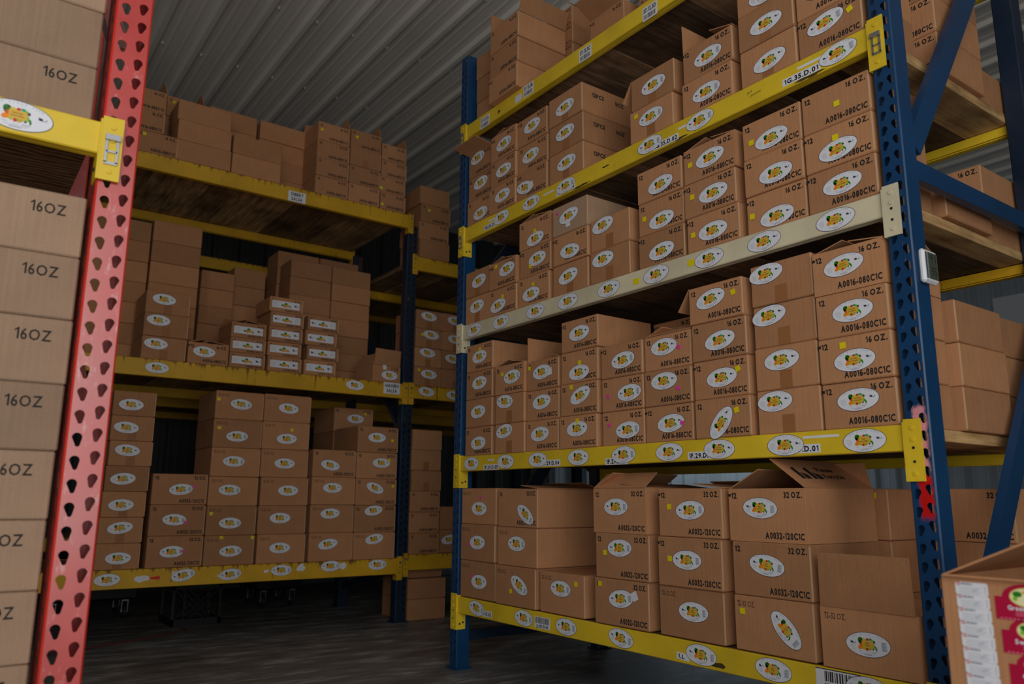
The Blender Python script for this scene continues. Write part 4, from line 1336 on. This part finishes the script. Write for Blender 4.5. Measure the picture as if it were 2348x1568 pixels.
ORD = ['first', 'second', 'third', 'fourth', 'fifth', 'sixth', 'seventh', 'eighth', 'ninth', 'tenth']
def level(i, n):
    if n == 1: return 'single box'
    if i == 0: return 'bottom box'
    if i == n - 1: return 'topmost'
    return ORD[i] + ' up'
def look(spec):
    k, off, st, tg, opt = spec
    s = {'16': '16 OZ', '32': '32 OZ', 'q': '12-32 OZ', '8': '8 OZ', '7': 'small', 'g': 'greyish'}.get(k, 'plain')
    s += ' carton'
    if any(t[2] == 'y' for t in tg): return 'yellow-tagged ' + s
    if any(t[2] == 'p' for t in tg): return 'pink-tagged ' + s
    if st: return 'stickered ' + s
    return s

SHELF_R = dict(A='right rack top shelf', B='right rack second shelf', C='cream beam shelf', D='shelf below cream beam', E='right rack lowest shelf')
cnt = {}
for sh, X, cy, w, d, z0, h, tiers in RIGHT_STACKS:
    cnt[sh] = cnt.get(sh, 0) + 1
    sj = (cnt[sh] * 7 + len(tiers)) % 2 if sh != 'E' else 2
    for i, sp in enumerate(tiers):
        lab = '%s, %s, %s stack from left, %s' % (look(sp), level(i, len(tiers)), ORD[cnt[sh] - 1], SHELF_R[sh])
        carton('cartons on ' + SHELF_R[sh], lab, 'X', cy, X, z0 + h * i, w, d, h, sp, rz=math.radians(rnd.uniform(-.35, .35)), sj=sj)

P_ = lambda k='t', **o: (k, 0.0, [], [], o)
def row(label, grp, facing, cx, front, z0, w, d, h, specs, mat='kraft'):
    for i, sp in enumerate(specs):
        carton(grp, label % level(i, len(specs)), facing, cx, front, z0 + h * i, w, d, h, sp, mat, rz=math.radians(rnd.uniform(-.4, .4)))
# boxes standing behind the front row, seen past the open end of the right rack or over its front boxes
row('plain carton beside the far blue post, %s, right rack top shelf', 'cartons behind the front row', 'X', 3.487, 2.33, 3.010, .25, .335, .147, [P_('n'), P_('n'), P_('n')])
row('16 OZ carton deep behind sixth stack, %s, shelf below cream beam', 'cartons behind the front row', 'X', 2.40, 2.635, 1.083, .25, .335, .1455, [P_('16'), P_('16'), P_('16'), P_('16', mark=1)])
for j, (x, sp) in enumerate(((2.632, [P_('n')] * 3), (2.975, [P_('n')] * 3))):
    row(['carton seen past the thermometer post, %s, nearer stack, shelf below cream beam', 'carton seen past the thermometer post, %s, deeper stack, shelf below cream beam'][j], 'cartons behind the front row', 'X', 1.304 if x < 2.9 else 1.33, x, 1.083, .25, .335, .1440, sp)
row('carton behind the blue strut, %s, nearer stack, cream beam shelf', 'cartons behind the front row', 'X', 1.304, 2.645, 1.804, .25, .335, .140, [P_('n')])
row('16 OZ carton behind the blue strut, %s, deeper stack, cream beam shelf', 'cartons behind the front row', 'X', 1.33, 3.0, 1.804, .25, .335, .146, [P_('n'), P_('16')])
row('16 OZ carton behind the upper diagonal brace, %s, nearer stack, right rack second shelf', 'cartons behind the front row', 'X', 1.305, 2.72, 2.376, .25, .345, .147, [P_('16'), P_('16'), P_('16')])
row('carton behind the upper diagonal brace, %s, deeper stack, right rack second shelf', 'cartons behind the front row', 'X', 1.33, 3.075, 2.376, .25, .245, .147, [P_('n')])
row('32 OZ carton between blue post and lower brace, %s, right rack lowest shelf', 'cartons behind the front row', 'X', 1.340, 2.900, .366, .318, .345, .1805, [P_('32'), P_('32'), P_('32')])
row('carton beside the blue post behind the tall flap, %s, right rack lowest shelf', 'cartons behind the front row', 'X', 1.665, 2.720, .366, .31, .41, .1805, [P_('n'), P_('n'), ('n', 0.0, [], [(.105, .155, 'y', 0)], {})])
for k, y in enumerate((3.47, 3.20)):
    row(['dim carton behind first stack, %s, cream beam shelf', 'dim carton behind second stack, %s, cream beam shelf'][k], 'cartons behind the front row', 'X', y, 2.640, 1.804, .25, .335, .147, [P_('16'), P_('16'), P_('16')])
row('carton lying behind second stack, %s, right rack lowest shelf', 'cartons behind the front row', 'X', 2.95, 2.72, .366, .316, .41, .1815, [P_('n'), P_('n'), P_('n')])

SHELF_L = {'S': 'back rack low shelf', 'M': 'back rack middle shelf', 'T': 'back rack top shelf', 'K': 'back rack middle shelf'}
FARS = {'F1': 'far bay upper stack, %s', 'F2': 'far bay middle shelf left stack, %s', 'F3': 'far bay middle shelf right stack, %s', 'F4': 'far bay low shelf left stack, %s', 'F5': 'far bay low shelf right stack, %s'}
ordn = {}
for key, cx, Y, w, d, z0, h, tiers in LEFT_STACKS:
    n = len(tiers)
    sj = 2 if key[0] == 'S' and key != 'S1' else 0
    rear = key[0] == 'K' or key in ('S7', 'T2', 'T5', 'T6')
    if not rear and key[0] != 'F': ordn[key[0]] = ordn.get(key[0], 0) + 1
    rl = {'K1': 'deep stack beside the red post', 'K2': 'deep stack behind the taped cartons', 'K3': 'low deep stack behind small 8 OZ cartons', 'K4': 'dark deep stack left of tall pair',
          'K5': 'tall deep stack left half', 'K6': 'tall deep stack right half', 'K7a': 'rearmost stack left half', 'K7b': 'rearmost stack right half',
          'S7': 'stack set back under HABANERO sign', 'T2': 'recessed stack beside red post', 'T5': 'set-back stack above left long cartons', 'T6': 'set-back stack right of it'}.get(key)
    if key == 'T6': rl = 'set-back stack above CHERRY sign'
    for i, sp in enumerate(tiers):
        k, off, st, tg, opt = sp
        opt = dict(opt)
        rz = math.radians(rnd.uniform(-.5, .5))
        if key == 'M4' and i == 3 or key == 'M5' and i in (1, 2, 3): opt['v'] = 'L'
        if i == n - 1 and key in ('T7', 'T8', 'T9', 'T2', 'T1'): opt['flap'] = 'peak'
        if key in ('M2', 'M3') and i == n - 1: opt['flap'] = 'back'
        dd, ww, hh_ = d, w, h
        sp2 = (k, off, st, tg, opt)
        if key == 'M6':
            sp2 = ('7', 0.0, [(.025, .055, 0, 'R')], [(-.02, .112, 'w', 10)], {'flap': None}); hh_ = .128; rz = math.radians(6); dd = .25; ww = .235
        if key[0] == 'F': lab = look(sp) + ', ' + FARS[key] % level(i, n)
        elif rear: lab = '%s, %s, %s, %s' % (look(sp), rl, level(i, n), SHELF_L[key[0]])
        else: lab = '%s, %s, %s stack from left, %s' % (look(sp) if key != 'M6' else 'small open carton', level(i, n), ORD[ordn[key[0]] - 1], SHELF_L[key[0]])
        o = carton('cartons on the back rack', lab, 'Y', cx, Y, z0 + h * i, ww, dd, hh_, sp2, 'kraft', rz=rz, sj=sj)
        if key == 'M6':
            flap(o, ww, dd, hh_, 'F', 96, .118); flap(o, ww, dd, hh_, 'L', 62, .1)
# loose cartons on the floor under the far bay
for i, (h, z) in enumerate(((.1455, 0.0005), (.142, .1465), (.112, .289))):
    k = obj('carton', carton_mesh(.31, .40 if i < 2 else .32, h, 'n'), None, (3.004, 5.215 + (.06 if i == 2 else 0), z)); tag(k, 'plain carton on the floor under the far bay, ' + level(i, 3), 'box', 'cartons on the floor')

# plain 16OZ cartons in the red rack, long sides to the front
for i in range(8):
    w = .346; cx = .214 - w / 2 - .002 + rnd.uniform(-.003, .003)
    z = .361 + .1495 * i
    o = obj('carton', carton_mesh(w, .25, .1495, 'side', side='16OZ', mat='kraft_side'), None, (cx - .004 * (i < 3), 2.03, z), math.radians(rnd.uniform(-.6, .6)))
    tag(o, 'carton marked 16OZ beside the red post, %s, stack below yellow beam' % level(i, 8), 'box', 'cartons in the red rack')
for i in range(4):
    w = .346
    o = obj('carton', carton_mesh(w, .25, .152, 'side', side='16OZ' if i in (0, 3) else None, mat='kraft_side'), None, (.030 + rnd.uniform(-.003, .003), 2.03, 1.739 + .152 * i), math.radians(rnd.uniform(-.6, .6)))
    tag(o, 'carton beside the red post, %s, stack above yellow beam' % level(i, 4), 'box', 'cartons in the red rack')

# ------------------------------------------------------------------ open carton at lower right, covered in label samples
fx, fy, fw, fd, fh = 1.60, .794, .42, .40, .725
big = obj('carton', carton_mesh(fw, fd, fh, 'n', opened=True), None, (fx, fy - fw / 2, 0), FACE['X'])
tag(big, 'open carton at lower right covered with white and crimson label samples', 'box')
flap(big, fw, fd, fh, 'L', 24, .21)
flap(big, fw, fd, fh, 'F', 172, .012)
mb = MB(); a, b = .0292, .0118
mb.face([(x, 0, z) for x, z in ((-a, -b + .003), (-a + .003, -b), (a - .003, -b), (a, -b + .003), (a, b - .003), (a - .003, b), (-a + .003, b), (-a, b - .003))], 0, C_['white'])
disc(mb, -.023, .0085, .0034, .0034, C_['red'], 2); disc(mb, -.023, .0085, .0018, .0018, C_['white'], 3)
ink(mb, 'NEKMAR', (-.018, -.0004, .0065), (1, 0, 0), (0, 0, 1), .0042, .020, 'L', 0, .02, C_['mid'])
for i in range(4): bar(mb, -.022, .018 - .004 * (i % 2), .001 - .0034 * i, .0022 - .0034 * i, C_['lgrey'], 2)
poly(mb, [(.0, -.003), (.012, .002), (.008, -.004), (.003, -.007)], C_['lgrey'], 3)
bar(mb, .0235, .0255, -.008, .006, C_['lgrey'], 2)
wl = mb.mesh('address_label', ['print'])
S = 1.6 / 1.35
zt = .86 + (.726 - .86) * S
for i in range(9):
    yy = .86 * 0 + (.6245 - .0006 * i) * S
    stick(wl, 'address_label', big, (fy - fw / 2 - yy, -.0008, zt - .0197 * S * i), 0)
def crimson_mesh(title):
    mb = MB()
    out = [(-.055, -.028), (.055, -.028), (.055, .012), (.042, .012)]
    out += [(.042 * math.cos(t), .012 + .024 * math.sin(t)) for t in [math.pi * i / 12 for i in range(1, 12)]] + [(-.042, .012), (-.055, .012)]
    mb.face([(x, 0, z) for x, z in out], 0, C_['crimson'])
    disc(mb, 0, .013, .030, .017, C_['gold2'], 1, 24); disc(mb, 0, .013, .0285, .0155, C_['cream'], 2, 24)
    disc(mb, -.016, .018, .008, .005, C_['green'], 3); disc(mb, .004, .022, .012, .003, C_['orange'], 3); disc(mb, .006, .006, .008, .005, C_['brown'], 3); disc(mb, -.020, .010, .004, .004, C_['lgreen'], 3); disc(mb, .018, .016, .006, .005, C_['green'], 3)
    ink(mb, title, (-.034, -.0006, -.010), (1, 0, 0), (0, 0, 1), .008, min(.075, .0058 * len(title)), 'L', 0, .03, C_['white'])
    for i in range(2): bar(mb, -.022, .010 + .012 * i, -.015 - .004 * i, -.0135 - .004 * i, C_['pink'], 3)
    for i in range(14): bar(mb, -.048 + .007 * i, -.044 + .007 * i, -.0265, -.0245, C_['pink'], 3)
    return mb.mesh('crimson_label', ['print'])
for i, t in enumerate(('Green Tomato', 'Sweet Relish', 'Garlic Dill', 'Green Tomato')):
    yl = (.5915 - .0052 * i) * S
    stick(crimson_mesh(t), 'crimson_label', big, (fy - fw / 2 - yl + .055 , -.0008, .86 + (.709 - .86 - .0485 * i) * S), 0, label='crimson arched label')

# ------------------------------------------------------------------ thermometer on the blue post
th = MB(); W, H, T = .080, .104, .020
th.box(-W / 2, W / 2, -T, 0, -H / 2, H / 2, 0, .007)
th_o = th.build('thermometer', ['white_plastic'], None, (2.338, 1.121, 1.552))
th_o.rotation_euler = (0, 0, 0)
tag(th_o, 'white digital thermometer fixed to the side of the blue post', 'thermometer')
s_ = MB(); s_.box(-W / 2 + .020, W / 2 - .006, -T - .002, -T, -H / 2 + .012, H / 2 - .010, 0, .0008)
def seg7(mb, ch, x, z, w, h):
    t = w * .2; on = {'4': 'bcfg', '1': 'bc', '5': 'acdfg'}[ch]
    R = {'a': (x, x + w, z + h - t, z + h), 'g': (x, x + w, z + h / 2 - t / 2, z + h / 2 + t / 2), 'd': (x, x + w, z, z + t),
         'f': (x, x + t, z + h / 2, z + h), 'b': (x + w - t, x + w, z + h / 2, z + h), 'e': (x, x + t, z, z + h / 2), 'c': (x + w - t, x + w, z, z + h / 2)}
    for k in on:
        a, b, c, d = R[k]; mb.box(a, b, -T - .0026, -T - .0022, c, d, 1)
for i, c in enumerate('41'): seg7(s_, c, -.006 + .018 * i, .012, .012, .024)
for i, c in enumerate('55'): seg7(s_, c, -.002 + .015 * i, -.026, .010, .022)
s_.build('screen', ['lcd', 'ink'], th_o)
s_ = MB(); s_.box(-W / 2 + .006, -W / 2 + .018, -T - .0008, -T, -H / 2 + .012, H / 2 - .010, 0, .0003); s_.build('side_strip', ['zinc'], th_o)

# ------------------------------------------------------------------ things on the floor under and behind the back rack
def crate(name, label, loc, w, d, h, rz=0.0):
    t = thing(name, label, 'crate', loc); t.rotation_euler = (0, 0, rz)
    mb = MB(); e = .012
    mb.box(-w / 2, w / 2, -d / 2, d / 2, 0, .012)
    for x in (-w / 2, w / 2 - .02):
        for y in (-d / 2, d / 2 - .02): mb.box(x, x + .02, y, y + .02, 0, h)
    for z0, z1 in ((.012, .045), (h - .04, h)):
        mb.box(-w / 2, w / 2, -d / 2, -d / 2 + e, z0, z1); mb.box(-w / 2, w / 2, d / 2 - e, d / 2, z0, z1)
        mb.box(-w / 2, -w / 2 + e, -d / 2, d / 2, z0, z1); mb.box(w / 2 - e, w / 2, -d / 2, d / 2, z0, z1)
    mb.build('crate_frame', ['black'], t)
    n = 7
    for y in (-d / 2 + .003, d / 2 - .009):
        mb = MB()
        for k in range(-n, n):
            for sg in (1, -1):
                x0 = k * w / n; dx = sg * (h - .08)
                a, b = (x0, .045), (x0 + dx, h - .04)
                if max(abs(a[0]), abs(b[0])) > w / 2 - .01: continue
                mb.prism([(-.004, 0), (.004, 0), (.004, .006), (-.004, .006)], 0, 1, lambda s, u, v: (a[0] + (b[0] - a[0]) * s + u, y + v, a[1] + (b[1] - a[1]) * s))
        for sx in (-1, 1): mb.box(sx * w * .25 - .006, sx * w * .25 + .006, y, y + .006, .04, h - .035)
        mb.build('lattice', ['black'], t)
    return t
crate('milk_crate', 'black plastic lattice crate on the floor under the back rack', (1.56, 6.02, 0), .33, .33, .28)

def caster_cart(label, loc, w, d, h):
    t = thing('storage_bin', label, 'bin', loc)
    mb = MB(); mb.box(-w / 2, w / 2, -d / 2, d / 2, .13, h, 0, .015); mb.box(-w / 2 - .015, w / 2 + .015, -d / 2 - .015, d / 2 + .015, h - .05, h, 0, .008)
    mb.build('bin_body', ['black'], t)
    for x in (-w / 2 + .08, w / 2 - .08):
        for y in (-d / 2 + .06, d / 2 - .06):
            c = obj('caster', None, t, (x, y, 0))
            m = MB(); m.cyl((0, 0, .045), (1, 0, 0), .045, .03, 18); m.build('wheel', ['dark'], c)
            m = MB(); m.box(-.022, -.018, -.02, .02, .04, .125); m.box(.018, .022, -.02, .02, .04, .125); m.box(-.022, .022, -.03, .03, .120, .130); m.cyl((0, 0, .045), (1, 0, 0), .012, .05, 10); m.build('fork', ['zinc'], c)
    return t
caster_cart('dark wheeled bin with chrome casters behind the left end of back rack', (.99, 6.66, 0), .62, .44, .42)
caster_cart('dark wheeled bin with chrome casters behind the middle of back rack', (2.36, 6.68, 0), .40, .44, .42)
pts = [(.62, 5.22), (.80, 5.29), (1.05, 5.40), (1.24, 5.50), (1.38, 5.59), (1.45, 5.66), (1.44, 5.75)]
path = []
for i in range(len(pts) - 1):
    p0, p1, p2, p3 = (Vector(pts[max(0, min(len(pts) - 1, i + k))]) for k in (-1, 0, 1, 2))
    for q in range(6):
        t = q / 6
        path.append(.5 * ((2 * p1) + (p2 - p0) * t + (2 * p0 - 5 * p1 + 4 * p2 - p3) * t * t + (3 * p1 - p0 - 3 * p2 + p3) * t ** 3))
path.append(Vector(pts[-1]))
mb = MB(); V, F = [], []
for i, p in enumerate(path):
    d = (path[min(i + 1, len(path) - 1)] - path[max(i - 1, 0)]).normalized()
    for k in range(8):
        a = k * math.pi / 4
        V.append((p.x - d.y * .006 * math.cos(a), p.y + d.x * .006 * math.cos(a), .0062 + .006 * math.sin(a)))
for i in range(len(path) - 1):
    for k in range(8): F.append((i * 8 + k, i * 8 + (k + 1) % 8, i * 8 + 8 + (k + 1) % 8, i * 8 + 8 + k))
F += [tuple(range(8))[::-1], tuple(range(len(V) - 8, len(V)))]
mb.add(V, F)
cord = mb.build('floor_cord', ['rust_red'])
tag(cord, 'thin reddish cord lying on the dark floor under the back rack', 'cord')
mb = MB(); mb.box(-.32, .32, 0, .02, 0, .45, 0, .003)
pan = mb.build('panel_board', ['white_plastic'], None, (10.80, 4.05, 3.0), math.radians(-90)); tag(pan, 'pale panel fixed high on the far right wall', 'panel')

bpy.context.view_layer.update()
